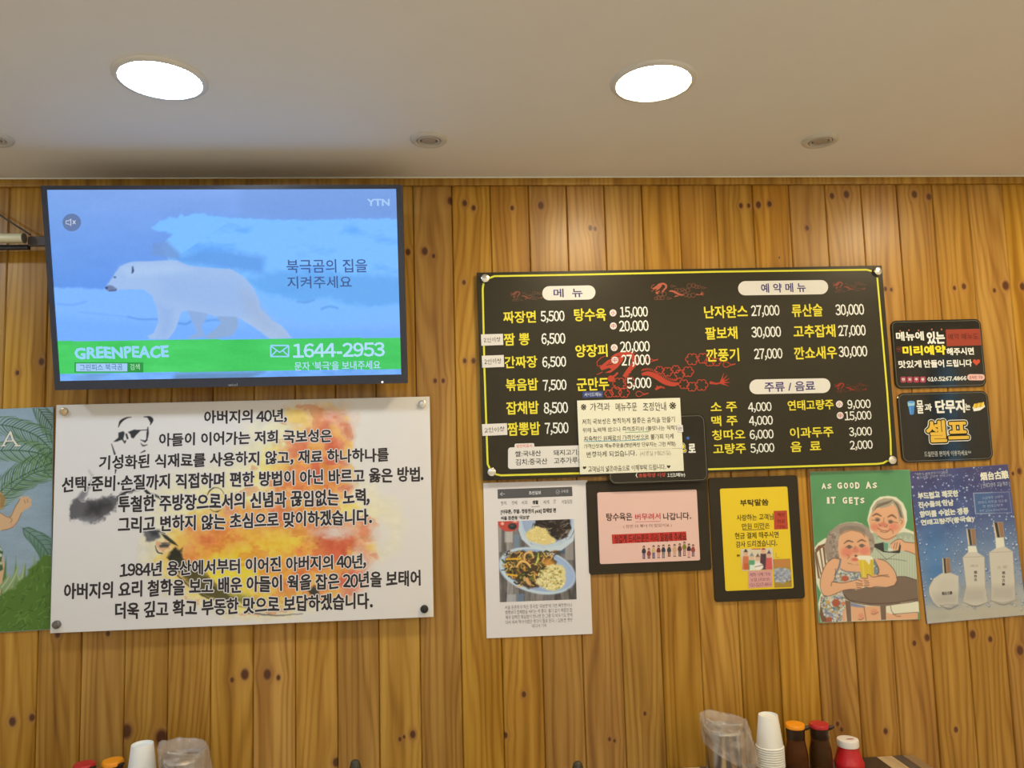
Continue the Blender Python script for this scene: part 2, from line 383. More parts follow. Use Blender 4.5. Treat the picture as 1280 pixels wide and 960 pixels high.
# ------------------------------------------------------------------ room
XL, XR, YF = -2.75, 3.05, -5.2
plaster = mottle(M('ceiling_paint', (0.88, 0.87, 0.84), 0.6, spec=0.25), 9, 0.02, 0.03)
paint = mottle(M('wall_paint', (0.84, 0.80, 0.72), 0.7), 6, 0.03)
def wood(name, knots=True):
    m = bpy.data.materials.new(name); m.use_nodes = True; nt = m.node_tree; L = nt.links; b = nt.nodes['Principled BSDF']
    def N(t, **kw):
        n = nt.nodes.new(t)
        for k, v in kw.items(): setattr(n, k, v)
        return n
    def ma(op, a, c=None, d=None, clamp=False):
        n = N('ShaderNodeMath', operation=op); n.use_clamp = clamp
        for i, v in enumerate((a, c, d)):
            if v is None: continue
            if isinstance(v, (int, float)): n.inputs[i].default_value = v
            else: L.new(v, n.inputs[i])
        return n.outputs[0]
    geo = N('ShaderNodeNewGeometry'); sep = N('ShaderNodeSeparateXYZ'); L.new(geo.outputs['Position'], sep.inputs[0])
    X, Z = sep.outputs[0], sep.outputs[2]
    oi = N('ShaderNodeObjectInfo'); rnd = oi.outputs['Random']
    xw = X; dark = None; halo = None
    if knots:
        for k in range(5):
            at_ = N('ShaderNodeAttribute', attribute_type='OBJECT', attribute_name='knot_%d' % k)
            s = N('ShaderNodeSeparateXYZ'); L.new(at_.outputs['Vector'], s.inputs[0]); kx, kz, kr = s.outputs
            dx = ma('SUBTRACT', X, kx); dz = ma('MULTIPLY', ma('SUBTRACT', Z, kz), 0.72)
            d2 = ma('ADD', ma('MULTIPLY', dx, dx), ma('MULTIPLY', dz, dz)); r2 = ma('MULTIPLY', kr, kr)
            q = ma('DIVIDE', r2, ma('MAXIMUM', d2, ma('ADD', ma('MULTIPLY', r2, 0.6), 1e-7)))          # pinch of the grain round the knot
            q2 = ma('MULTIPLY', q, 1.5)
            q2 = ma('DIVIDE', q2, ma('ADD', 1.0, ma('MULTIPLY', ma('ABSOLUTE', dz), 14.0)))
            xw = ma('SUBTRACT', xw, ma('MULTIPLY', dx, q2))
            dk = ma('SUBTRACT', 1.0, ma('DIVIDE', ma('SQRT', d2), ma('ADD', kr, 1e-5)))
            dk = ma('MULTIPLY', dk, 2.2, clamp=True); dark = dk if dark is None else ma('MAXIMUM', dark, dk)
            hl = ma('MULTIPLY', ma('SUBTRACT', q, 0.1), 0.55, clamp=True); halo = hl if halo is None else ma('MAXIMUM', halo, hl)
    off = ma('MULTIPLY', rnd, 37.0)
    cx = N('ShaderNodeCombineXYZ'); L.new(ma('MULTIPLY', xw, 1.0), cx.inputs[0]); L.new(off, cx.inputs[1]); L.new(ma('MULTIPLY', Z, 0.05), cx.inputs[2])
    # broad growth bands, with slow waviness that makes cathedral arches
    nb = N('ShaderNodeTexNoise'); nb.inputs['Scale'].default_value = 34; nb.inputs['Detail'].default_value = 2; L.new(cx.outputs[0], nb.inputs['Vector'])
    cw = N('ShaderNodeCombineXYZ'); L.new(ma('MULTIPLY', xw, 7.0), cw.inputs[0]); L.new(off, cw.inputs[1]); L.new(ma('MULTIPLY', Z, 0.75), cw.inputs[2])
    nw = N('ShaderNodeTexNoise'); nw.inputs['Scale'].default_value = 1.0; nw.inputs['Detail'].default_value = 2; L.new(cw.outputs[0], nw.inputs['Vector'])
    ph = ma('ADD', ma('MULTIPLY', xw, 300.0), ma('MULTIPLY', nw.outputs[0], 60.0))
    ring = ma('ADD', ma('MULTIPLY', ma('SINE', ph), 0.5), 0.5); ring = ma('POWER', ring, 2.2)
    cf = N('ShaderNodeCombineXYZ'); L.new(ma('MULTIPLY', xw, 430.0), cf.inputs[0]); L.new(off, cf.inputs[1]); L.new(ma('MULTIPLY', Z, 3.0), cf.inputs[2])
    nf = N('ShaderNodeTexNoise'); nf.inputs['Scale'].default_value = 1.0; nf.inputs['Detail'].default_value = 3; L.new(cf.outputs[0], nf.inputs['Vector'])
    fac = ma('ADD', ma('MULTIPLY', ring, 0.24), ma('ADD', ma('MULTIPLY', nb.outputs[0], 1.15), ma('MULTIPLY', nf.outputs[0], 0.28)))
    fac = ma('MULTIPLY', ma('SUBTRACT', fac, 0.44), 1.1, clamp=True)
    cr = N('ShaderNodeValToRGB'); L.new(fac, cr.inputs[0]); e = cr.color_ramp.elements
    e[0].position = 0.0; e[0].color = (*pc(184, 134, 54), 1); e[1].position = 1.0; e[1].color = (*pc(110, 65, 12), 1)
    e2 = cr.color_ramp.elements.new(0.5); e2.color = (*pc(152, 102, 30), 1)
    hs = N('ShaderNodeHueSaturation'); L.new(cr.outputs[0], hs.inputs['Color'])
    L.new(ma('ADD', 0.92, ma('MULTIPLY', ma('FRACT', ma('MULTIPLY', rnd, 7.31)), 0.20)), hs.inputs['Value'])
    L.new(ma('ADD', 0.96, ma('MULTIPLY', ma('FRACT', ma('MULTIPLY', rnd, 3.77)), 0.08)), hs.inputs['Saturation'])
    L.new(ma('ADD', 0.497, ma('MULTIPLY', ma('FRACT', ma('MULTIPLY', rnd, 5.13)), 0.006)), hs.inputs['Hue'])
    colr = hs.outputs[0]
    if knots:
        mx = N('ShaderNodeMix', data_type='RGBA'); L.new(halo, mx.inputs[0]); L.new(colr, mx.inputs[6]); mx.inputs[7].default_value = (*pc(150, 98, 48), 1)
        mk = N('ShaderNodeMix', data_type='RGBA'); L.new(dark, mk.inputs[0]); L.new(mx.outputs[2], mk.inputs[6]); mk.inputs[7].default_value = (*pc(82, 44, 20), 1); colr = mk.outputs[2]
    L.new(colr, b.inputs['Base Color'])
    b.inputs['Roughness'].default_value = 0.36; b.inputs['Specular IOR Level'].default_value = 0.2
    b.inputs['Coat Weight'].default_value = 0.45; b.inputs['Coat Roughness'].default_value = 0.36
    bp = N('ShaderNodeBump'); bp.inputs['Strength'].default_value = 0.12; bp.inputs['Distance'].default_value = 0.001; L.new(fac, bp.inputs['Height']); L.new(bp.outputs[0], b.inputs['Normal'])
    return m
pine = wood('varnished_pine')
pine_plain = wood('varnished_pine_trim', False)

wall = box_obj('wall_back', XL, XR, 0.014, 0.12, 0, CEIL + 0.05, M('batten_board', pc(60, 38, 18), 0.8))
tag(wall, kind='structure')
# knots read from the photograph: pixel x, y, radius in pixels
KN = [(531,314,5),(510,315,4),(542,320,3),(563,251,5),(581,254,4),(592,260,3.5),(676,257,5),(640,260,3),(738,285,3.5),(744,286,3),(926,257,3.5),(936,257,3),(948,256,4.5),(962,255,4),
(1040,245,4),(1058,243,5),(1009,285,3.5),(974,322,1.5),(1107,361,3),(1114,362,2.6),(1143,243,5),(1161,246,4.5),(1193,360,3),(1205,358,4),(1243,363,3),(1257,357,6),(1278,358,5),
(544,476,3),(554,476,3),(581,451,3),(592,451,3.5),(546,614,3),(556,614,4),(580,353,3),(590,353,3),(580,592,3),(589,587,3.5),(548,748,6),(593,453,3),(15.5,902,5),(40,897,4),(72,793,4),(135,792,3),
(158,914,8),(202,922,9),(290,850,3),(306,843,6),(334,843,6),(348,847,3),(500,924,2.5),(505,921,2),(516,918,4.5),(546,918,4.5),(553,918,2),(590,785,5),(608,871,3.5),(632,919,3.5),(655,868,3.5),
(762,924,2.5),(768,926,2.2),(52,452,4.5),(22,466,3),(1052,912,3),(1047,905,3),(1107,914,3.6),(1195,912,3.4),(1143,804,3.4),(1159,797,4.5),(1216,793,5),(1238,799,3.6),(1275,813,6),(1274,589,4),(1266,592,2.5),
(420,953,5),(806,892,2.5),(930,912,3),(593,585,3.5)]
kn = {}
for x, y, r in KN:
    q = at(x, y, 0); n = math.floor(q.x / P); kn.setdefault(n, []).append((q.x, q.z, r * 0.0021))
pm = {}
def plank_mesh(h):
    bm = bmesh.new(); g = 0.0032
    prof = [(0.0006, 0.0), (P - 0.0006, 0.0)]
    pr = [(0.0003, 0.0135), (0.0004, 0.0038), (0.0030, 0.0), (P - 0.0030, 0.0), (P - 0.0004, 0.0038), (P - 0.0003, 0.0135)]
    lo = [bm.verts.new((x, y, 0)) for x, y in pr]; hi = [bm.verts.new((x, y, h)) for x, y in pr]
    for k in range(6): bm.faces.new((lo[k], lo[(k + 1) % 6], hi[(k + 1) % 6], hi[k]))
    bm.faces.new(lo); bm.faces.new(hi[::-1]); bmesh.ops.recalc_face_normals(bm, faces=bm.faces)
    me = bpy.data.meshes.new('board'); bm.to_mesh(me); bm.free(); me.materials.append(pine); return me
pmesh = plank_mesh(CEIL - 0.002)
rng = random.Random(11)
for n in range(math.floor(XL / P), math.ceil(XR / P)):
    o = link('board', pmesh, wall); o.location = (n * P, 0, 0.001)
    ks = kn.get(n, [])[:5]
    for k in range(5): o['knot_%d' % k] = list(map(float, ks[k])) if k < len(ks) else [n * P + 0.05, -50.0 - k, 0.001]
trim = box_obj('trim_1', XL + 0.001, XR - 0.001, -0.012, -0.0003, CEIL - 0.0235, CEIL - 0.0012, pine_plain, None, 0.002); tag(trim, kind='structure')
caulk = box_obj('trim_2', XL + 0.001, XR - 0.001, -0.0145, -0.0123, CEIL - 0.0035, CEIL - 0.0003, M('caulk', pc(226, 214, 180), 0.6), None); tag(caulk, kind='structure')
tag(box_obj('floor', XL - 0.1, XR + 0.1, YF - 0.1, 0.12, -0.08, 0, mottle(M('floor_tile', (0.72, 0.68, 0.61), 0.35), 5, 0.06)), kind='structure')
tag(box_obj('ceiling', XL - 0.1, XR + 0.1, YF - 0.1, 0.12, CEIL, CEIL + 0.08, plaster), kind='structure')
tag(box_obj('wall_left', XL - 0.1, XL, YF, 0.12, 0, CEIL, paint), kind='structure')
tag(box_obj('wall_front', XL - 0.1, XR + 0.1, YF - 0.1, YF, 0, CEIL, paint), kind='structure')
# right wall with a tall narrow glazed strip letting in daylight
bm = bmesh.new(); wy0, wy1, wz0, wz1 = -2.64, -2.33, 0.9, 2.14
for a in ((wy1, 0.12, 0, CEIL), (YF, wy0, 0, CEIL), (wy0, wy1, 0, wz0), (wy0, wy1, wz1, CEIL)): add_box(bm, XR, XR + 0.1, a[0], a[1], a[2], a[3])
tag(bm_obj('wall_right', bm, paint), kind='structure')
wf = bmesh.new(); add_box(wf, XR - 0.01, XR + 0.1, wy0, wy0 + 0.03, wz0, wz1); add_box(wf, XR - 0.01, XR + 0.1, wy1 - 0.03, wy1, wz0, wz1); add_box(wf, XR - 0.01, XR + 0.1, wy0 + 0.03, wy1 - 0.03, wz0, wz0 + 0.03); add_box(wf, XR - 0.01, XR + 0.1, wy0 + 0.03, wy1 - 0.03, wz1 - 0.03, wz1)
win = bm_obj('window_1', wf, M('window_frame_paint', (0.3, 0.3, 0.3), 0.4)); tag(win, kind='structure')
box_obj('pane', XR + 0.05, XR + 0.056, wy0 + 0.03, wy1 - 0.03, wz0 + 0.03, wz1 - 0.03, M('window_glass', (0.9, 0.95, 1.0), 0.02, trans=1.0), win)

# ------------------------------------------------------------------ ceiling lamps
white_plastic = M('white_plastic', (0.78, 0.78, 0.76), 0.35)
def ceiling_panel(x, y, tone, label, group=None):
    t = empty('ceiling_lamp', (x, y, CEIL)); tag(t, label, 'lamp', group)
    R = 0.0765
    lathe_obj('rim', [(R, -0.0035), (R + 0.004, -0.0065), (R + 0.012, -0.0055), (R + 0.0155, -0.002), (R + 0.016, 0.0)], white_plastic, t, 48)
    m = M('lamp_diffuser_' + ('cool' if tone is LAMP_COOL else 'warm'), (0.9, 0.9, 0.9), 0.4, emit=tone)
    lathe_obj('diffuser', [(R + 0.001, -0.0035), (R * 0.98, -0.0055), (R * 0.8, -0.0075), (R * 0.4, -0.0088), (0, -0.009)], m, t, 48)
    return t
q = at_z(201, 98, CEIL); ceiling_panel(q.x, q.y, LAMP_COOL, 'round flush ceiling light glowing cool bluish white above the television')
q = at_z(816.5, 102, CEIL); ceiling_panel(q.x, q.y, LAMP_WARM, 'round flush ceiling light glowing warm yellow white above the black menu board')
ly = q.y; g = 'unseen ceiling lights, most of them added for bounce light'  # rear rows are added, unseen lamps: their floor bounce brightens the ceiling
for x, y, tn in ((1.52, ly, LAMP_WARM), (-1.66, ly, LAMP_COOL), (-0.6, ly - 1.6, LAMP_COOL), (1.52, ly - 1.6, LAMP_WARM), (-1.66, ly - 2.6, LAMP_COOL), (-0.6, ly - 2.6, LAMP_COOL), (0.44, ly - 2.6, LAMP_WARM), (1.52, ly - 2.6, LAMP_WARM), (-1.66, ly - 3.9, LAMP_COOL), (-0.6, ly - 3.9, LAMP_COOL), (0.44, ly - 3.9, LAMP_WARM), (1.52, ly - 3.9, LAMP_WARM), (2.5, ly - 1.9, LAMP_WARM), (2.5, ly - 3.4, LAMP_WARM)):
    ceiling_panel(x, y, tn, 'unseen round flush ceiling light added behind the camera or beside it', g)
def spot(px_, py_, label, tilt):
    q = at_z(px_, py_, CEIL); t = empty('recessed_spotlight', (q.x, q.y, CEIL)); tag(t, label, 'spotlight')
    cream = M('spot_cream', (0.66, 0.64, 0.58), 0.4); R = 0.046
    lathe_obj('trim_ring', [(R, 0), (R, -0.003), (R - 0.004, -0.0065), (R - 0.010, -0.0075), (R - 0.015, -0.006), (R - 0.017, -0.0012)], cream, t, 40)
    lathe_obj('inner_ring', [(R - 0.0175, -0.0012), (R - 0.0185, -0.0062), (R - 0.0205, -0.0072), (R - 0.0235, -0.0062), (R - 0.0245, -0.0015)], M('spot_inner', (0.58, 0.55, 0.49), 0.35), t, 40)
    lathe_obj('lens', [(R - 0.0265, -0.0012), (R - 0.028, -0.0045), (0.009, -0.0062), (0, -0.0066)], M('spot_lens', (0.42, 0.38, 0.33), 0.18), t, 32)
    lathe_obj('gap', [(R - 0.0165, -0.0006), (0, -0.0008)], M('spot_gap', (0.05, 0.045, 0.04), 0.7), t, 32)
spot(536, 174, 'small round unlit spotlight in the ceiling above the right end of the television', 0)
spot(1025.5, 175, 'small round unlit spotlight in the ceiling above the right end of the menu board', 0)
spot(-10, 172.5, 'small round unlit spotlight in the ceiling, cut by the left edge of the picture', 0)
# ------------------------------------------------------------------ television
tv = Sheet('television', (52, 232), (503, 231.5), (509, 478.5), (69, 488), 0.079, 'wall mounted black television tilted forward, showing a polar bear on ice', 'television', off_top=0.176)
blk = M('tv_plastic', pc(50, 50, 54), 0.32, spec=0.5)
blk2 = M('tv_back', (0.02, 0.02, 0.021), 0.55)
su0, sv1 = tv.loc(58.5, 237.3); su1, sv0 = tv.loc(500.5, 468.3)
_, sv0b = tv.loc(75, 476); sv0 = (sv0 + sv0b) / 2; su0 = (su0 + tv.loc(75, 476)[0]) / 2; su1 = (su1 + tv.loc(496.5, 238)[0]) / 2
W2, H_ = tv.W / 2, tv.H
def frame_mesh(u0, u1, v0, v1, U0, U1, V0, V1, y0, y1):
    V = []
    for y, (a, b, c, d) in ((y0, (u0, u1, v0, v1)), (y0, (U0, U1, V0, V1)), (y1, (U0, U1, V0, V1)), (y0 + 0.003, (u0, u1, v0, v1))):
        V += [(a, y, c), (b, y, c), (b, y, d), (a, y, d)]
    F = []
    for k in range(4):
        j = (k + 1) % 4; F += [[4 + k, 4 + j, j, k], [8 + k, 8 + j, 4 + j, 4 + k], [k, j, 12 + j, 12 + k]]
    return V, F
V, F = frame_mesh(su0, su1, sv0, sv1, -W2, W2, 0, H_, -0.003, 0.024); mesh_obj('bezel', V, F, blk, tv.root)
bm = bmesh.new(); add_box(bm, -W2 + 0.004, W2 - 0.004, 0.003, 0.03, 0.004, H_ - 0.004, 0.003); add_box(bm, -0.3, 0.3, 0.03, 0.052, 0.05, H_ - 0.12, 0.008); bm_obj('back_cover', bm, blk2, tv.root, True)
bm = bmesh.new(); lathe(bm, [(0, 0.0045), (0.003, 0.004), (0.0032, 0.003)], 12, tv.loc(478, 477.5)[0], 0, tv.loc(478, 477.5)[1], 'Y'); bm_obj('standby_light', bm, M('standby_light', (0.8, 0.8, 0.8), 0.3, emit=((1, 1, 1), 0.5)), tv.root)
# the picture on the screen
p = Paint(tv, (su0, su1, sv0, sv1), 0.0019, (112, 158, 222))
X, Y = p.x, p.y
t = np.clip((Y - 237) / 130, 0, 1)[:, None]
p.c[:] = np.array((122, 160, 226)) * (1 - t) + np.array((88, 142, 226)) * t
p.c += ((fbm(X / 60, Y / 22, 3) - 0.5) * 12)[:, None]
lf = np.clip((130 - X) / 80, 0, 1)[:, None]; p.c = p.c * (1 - 0.25 * lf) + np.array((112, 160, 222)) * 0.25 * lf
p.poly([(300, 230), (520, 230), (520, 272), (440, 275), (380, 271), (300, 270)], (108, 148, 212), 0.6, 8)
# ice wall behind the bear
p.poly([(188, 284), (200, 276), (213, 272), (222, 273), (226, 267), (232, 270), (246, 266), (262, 268), (280, 272), (330, 274), (400, 275), (450, 273), (520, 274), (520, 430), (60, 430), (60, 362), (140, 362), (186, 360), (215, 330), (200, 310), (215, 292), (190, 287)], (118, 182, 250), 1, 1.2, 2.5)
m = (Y > 262) & (Y < 440); k = fbm(X / 34, Y / 12, 21, 5)
idx = np.nonzero((X > 195) & m & (Y < 365) & (X > 300 - (Y - 268) * 1.5))[0]; p.mix(idx, np.clip((k[idx] - 0.52) * 2.6, 0, 0.8) * np.clip((Y[idx] - 272) / 14, 0, 1), (92, 160, 240))
p.poly([(192, 305), (208, 302), (226, 318), (224, 324), (188, 318)], (108, 146, 206), 0.85, 2.5, 3)
p.poly([(222, 322), (252, 312), (300, 316), (330, 322), (330, 342), (270, 334), (230, 328)], (92, 150, 224), 0.9, 5, 3)
p.poly([(306, 350), (328, 366), (345, 373), (380, 378), (410, 372), (440, 382), (470, 386), (520, 380), (520, 345), (430, 342), (350, 338)], (92, 158, 226), 0.75, 5, 4)
p.poly([(322, 369), (350, 370), (372, 378), (390, 377), (404, 374), (414, 376), (406, 386), (440, 384), (520, 380), (520, 440), (320, 440)], (118, 178, 250), 1, 2.5, 3)
p.curve([(372, 377), (382, 378), (392, 375)], 2.2, (82, 142, 208), 0.7, 1.5); p.curve([(402, 386), (412, 383), (422, 385)], 2.2, (78, 138, 205), 0.7, 1.5)
# snow in front
p.poly([(60, 360), (100, 360), (185, 362), (235, 368), (300, 390), (420, 408), (520, 400), (520, 440), (60, 440)], (122, 176, 250), 1, 2, 2)
p.poly([(60, 395), (170, 402), (260, 404), (330, 412), (520, 410), (520, 440), (60, 440)], (108, 164, 246), 0.7, 7, 4)
p.curve([(72, 380), (90, 381), (108, 377)], 2.0, (92, 148, 228), 0.6, 1.6); p.curve([(160, 396), (175, 399), (196, 399)], 1.8, (82, 138, 212), 0.75, 1.2); p.curve([(222, 404), (232, 405), (238, 402)], 2.4, (80, 136, 208), 0.75, 1.3); p.curve([(100, 390), (130, 393), (160, 396)], 1.4, (96, 152, 232), 0.5, 1.4)
p.curve([(255, 401), (272, 400), (281, 404)], 2.5, (86, 142, 214), 0.7, 1.5)
# the bear
B = (152, 182, 226)
p.poly([(286, 335), (306, 350), (322, 372), (325, 386), (340, 400), (352, 408), (365, 422), (338, 424), (318, 410), (300, 398), (290, 395), (270, 396), (262, 392), (245, 388)], (158, 184, 222), 1, 1.2, 1)
p.poly([(268, 390), (296, 394), (298, 408), (290, 420), (262, 424), (255, 421), (268, 412), (276, 404)], (134, 164, 206), 1, 1.2)
p.poly([(232, 385), (262, 390), (252, 408), (256, 421), (238, 424), (234, 422), (246, 416), (240, 402)], (134, 166, 214), 1, 1.2)
p.poly([(131.5, 361), (134, 355), (140, 347), (144, 340), (150, 333), (158, 329), (166, 327), (190, 326.5), (214, 325), (222, 326), (235, 332), (252, 334), (272, 335), (290, 337), (306, 347), (318, 362), (324, 378), (322, 392), (312, 398), (296, 396), (270, 395), (250, 390), (236, 388), (226, 390), (222, 404), (218, 414), (210, 424), (186, 424), (184, 420), (192, 416), (198, 402), (196, 386), (190, 370), (180, 362), (160, 362), (150, 362), (140, 364.5), (134, 363)], B, 1, 1.0)
sh = np.nonzero((X > 190) & (X < 325) & (Y > 326) & (Y < 425))[0]
p.poly([(200, 342), (240, 346), (290, 350), (318, 372), (312, 390), (270, 388), (228, 380), (200, 372)], (138, 172, 224), 0.55, 10)
p.poly([(150, 334), (170, 331), (215, 329), (240, 336), (215, 342), (180, 344), (160, 346)], (168, 196, 232), 0.6, 5)
p.poly([(196, 380), (216, 386), (214, 410), (206, 422), (198, 420), (202, 404)], (132, 166, 222), 0.5, 5)
p.poly([(300, 356), (318, 372), (340, 402), (356, 420), (330, 412), (306, 390)], (150, 172, 208), 0.7, 7)
p.poly([(131.5, 360), (135, 356.5), (140, 357), (146, 361), (144.5, 364), (138, 364.5), (132.5, 362.5)], (96, 110, 150), 0.85, 1.0); p.ell(133, 359.8, 1.6, 1.5, (48, 58, 92), 0.9, 0.8); p.line([(136, 363.5), (145, 362.5)], 1.2, (60, 72, 108), 0.8)
p.ell(143.3, 346.5, 1.5, 1.1, (58, 76, 118), 0.9, 0.8); p.line([(165.5, 333.5), (166, 338.5), (165, 341)], [1.4, 2.6, 1.6], (38, 52, 92), 0.9, 0.8)
# lower band and the strip of picture below it
gy = 426.5 - (X - 72) * 0.011
gb = 467.5 - (X - 72) * 0.015 + 0
green = np.array((66, 196, 96)) + ((fbm(X / 50, Y / 14, 8) - 0.5) * 26)[:, None]
green = green * (1 - 0.25 * np.clip((X - 190) / 240, 0, 1)[:, None]) + np.array((58, 184, 92)) * 0.25 * np.clip((X - 190) / 240, 0, 1)[:, None]
i = np.nonzero((Y > gy) & (Y < gb))[0]; p.c[i] = green[i]
i = np.nonzero(Y >= gb)[0]; p.c[i] = np.array((112, 168, 240)) + ((fbm(X[i] / 14, Y[i] / 6, 4) - 0.5) * 40)[:, None]
p.poly([(220, 467), (300, 465), (330, 465), (300, 478), (214, 478)], (92, 130, 172), 0.8, 3)
p.poly([(96, 468), (140, 466), (120, 478), (96, 478)], (110, 150, 200), 0.5, 3)
p.c += ((np.sin(Y * 2.9) * 1.6) + (fbm(X / 2, Y / 2, 77, 2) - 0.5) * 5)[:, None]
p.c += (np.random.default_rng(1).random(len(X)) - 0.5)[:, None] * 2
p.done('screen', -0.0012, 0.22, emit=1.22)
k = Ink(tv, -0.0008, 'screen_lettering')
sky = glow(150, 212, 252); skyb = glow(176, 222, 252); navy = glow(60, 92, 150); dgr = glow(34, 150, 66)
k.text('YTN', 459, 248.5, 487, 257.3, glow(166, 204, 248), 0.035)
k.text('북극곰의 집을', 358, 324, 459, 341, navy, 0.012); k.text('지켜주세요', 359, 345, 439.5, 360.5, navy, 0.012)
k.text('GREENPEACE', 93, 433, 210.5, 448, sky, 0.035, wob=0.05); k.line([(200, 433.3), (210.5, 432.6)], 2.2, sky)
k.text('1644-2953', 366, 428.5, 481, 446.5, skyb, 0.022)
k.text("문자 '북극'을 보내주세요", 368, 451.5, 475.5, 462.5, skyb, 0.01)
k.rrect(337.5, 431, 361.5, 446.5, 1.5, sky, 0); k.rrect(339.3, 432.8, 359.8, 444.8, 1, glow(62, 188, 94), 1); k.line([(339, 433), (349.6, 440.5), (360.5, 432.6)], 1.6, sky, 2); k.line([(339, 445), (346, 438)], 1.5, sky, 2); k.line([(360.5, 444.8), (353, 438)], 1.5, sky, 2)
k.rrect(93, 453, 179, 465.5, 0.4, dgr, 0); k.rrect(94.8, 454.3, 159, 464.3, 0.3, glow(160, 204, 244), 1)
k.text('그린피스 북극곰', 99.5, 455, 153, 463, navy, 0.0, 2); k.text('검색', 162.5, 454.8, 174.5, 462.5, glow(190, 240, 200), 0.0, 2)
k.ell(89.5, 278, 11.6, 11, glow(98, 122, 170), 0, 32)
k.line([(82.5, 276), (86, 275.8), (88.4, 273.4), (88.4, 282.2), (86, 280), (82.5, 279.8)], 0.8, glow(214, 220, 232), 1, True); k.line([(90.8, 275.6), (94.2, 280)], 0.8, glow(214, 220, 232), 1); k.line([(94.2, 275.6), (90.8, 280)], 0.8, glow(214, 220, 232), 1)
k.done()
k = Ink(tv, 0.0033, 'bezel_lettering'); k.text('unicel', 286, 479, 297.2, 482.4, M('grey_print', (0.45, 0.45, 0.45), 0.5)); k.done()
# bracket that carries the set on the wall
br = empty('television_bracket', (tv.o.x, 0, 1.59 + 4.2 * P)); tag(br, 'black steel wall bracket behind the television', 'bracket')
steel = M('bracket_steel', (0.03, 0.03, 0.03), 0.4, 0.7)
box_obj('wall_plate', -0.12, 0.12, -0.006, -0.0005, -0.14, 0.14, steel, br)
for sx in (-1, 1):
    for z_, y_ in ((-0.1, -0.046), (0.1, -0.078)):
        bm = bmesh.new(); tube(bm, [(sx * 0.1, -0.003, z_), (sx * 0.1, y_, z_ - 0.005)], 0.008); bm_obj('arm', bm, steel, br)

# metal lamp tube on a dark arm left of the set, with its cable
q = at(14, 298.5, 0.07)
lm = empty('wall_lamp', (q.x, 0, q.z)); tag(lm, 'brushed metal tube lamp on a dark arm left of the television', 'wall lamp')
tubem = M('lamp_tube_metal', pc(205, 188, 140), 0.35, 0.25)
bm = bmesh.new(); tube(bm, [(-0.26, -0.075, 0.0), (0.034, -0.075, 0.0)], 0.0128, 20); bm_obj('tube', bm, tubem, lm, True)
bm = bmesh.new(); tube(bm, [(0.0342, -0.075, 0.0), (0.0365, -0.075, 0.0)], 0.0131, 20); bm_obj('end_cap', bm, M('tube_end', pc(110, 96, 74), 0.4), lm, True)
dk = M('lamp_arm_metal', pc(84, 74, 66), 0.4, 0.3)
bm = bmesh.new(); add_box(bm, 0.037, 0.16, -0.062, -0.05, -0.017, 0.009, 0.002); bm_obj('arm', bm, dk, lm)
bm = bmesh.new(); add_box(bm, -0.26, 0.0366, -0.06, -0.045, -0.024, -0.013, 0.001); bm_obj('shade_lip', bm, blk2, lm)
bm = bmesh.new(); add_box(bm, 0.12, 0.15, -0.05, -0.0005, -0.014, 0.006); bm_obj('mount', bm, dk, lm)
a = at(-14, 259, 0.02) - Vector((q.x, 0, q.z)); b_ = at(38, 293.5, 0.045) - Vector((q.x, 0, q.z))
bm = bmesh.new(); tube(bm, [a, a.lerp(b_, 0.33) + Vector((0, 0, -0.001)), a.lerp(b_, 0.66) + Vector((0, 0, -0.001)), b_], 0.0024, 8); bm_obj('cable', bm, dk, lm)
# ------------------------------------------------------------------ white statement board with ink and fire painting
alu = M('pin_aluminium', (0.72, 0.72, 0.70), 0.28, 0.9)
brs = M('pin_brass', (0.62, 0.50, 0.32), 0.32, 0.75)
dkpin = M('pin_dark', (0.22, 0.21, 0.2), 0.3, 0.9)
wb = Sheet('statement_board', (71, 505.5), (538, 496.3), (541, 770.5), (62, 792.5), 0.024, 'large white foam board lettered in black brush Korean over an orange fire painting', 'sign board')
card = M('white_card', pc(217, 203, 182), 0.55, spec=0.3)
wb.board('panel', card, 0.006, edge=M('card_edge', pc(190, 176, 156), 0.7))
p = Paint(wb, (-wb.W / 2 + 0.001, wb.W / 2 - 0.001, 0.001, wb.H - 0.001), 0.0015, (217, 203, 182))
X, Y = p.x, p.y; rg = np.random.default_rng(3)
def blob(cx, cy, rx, ry, col, a, soft, jit=10, seed=1, sc=14, rot=0): p.ell(cx, cy, rx, ry, col, a, soft, rot, jit, seed, sc)
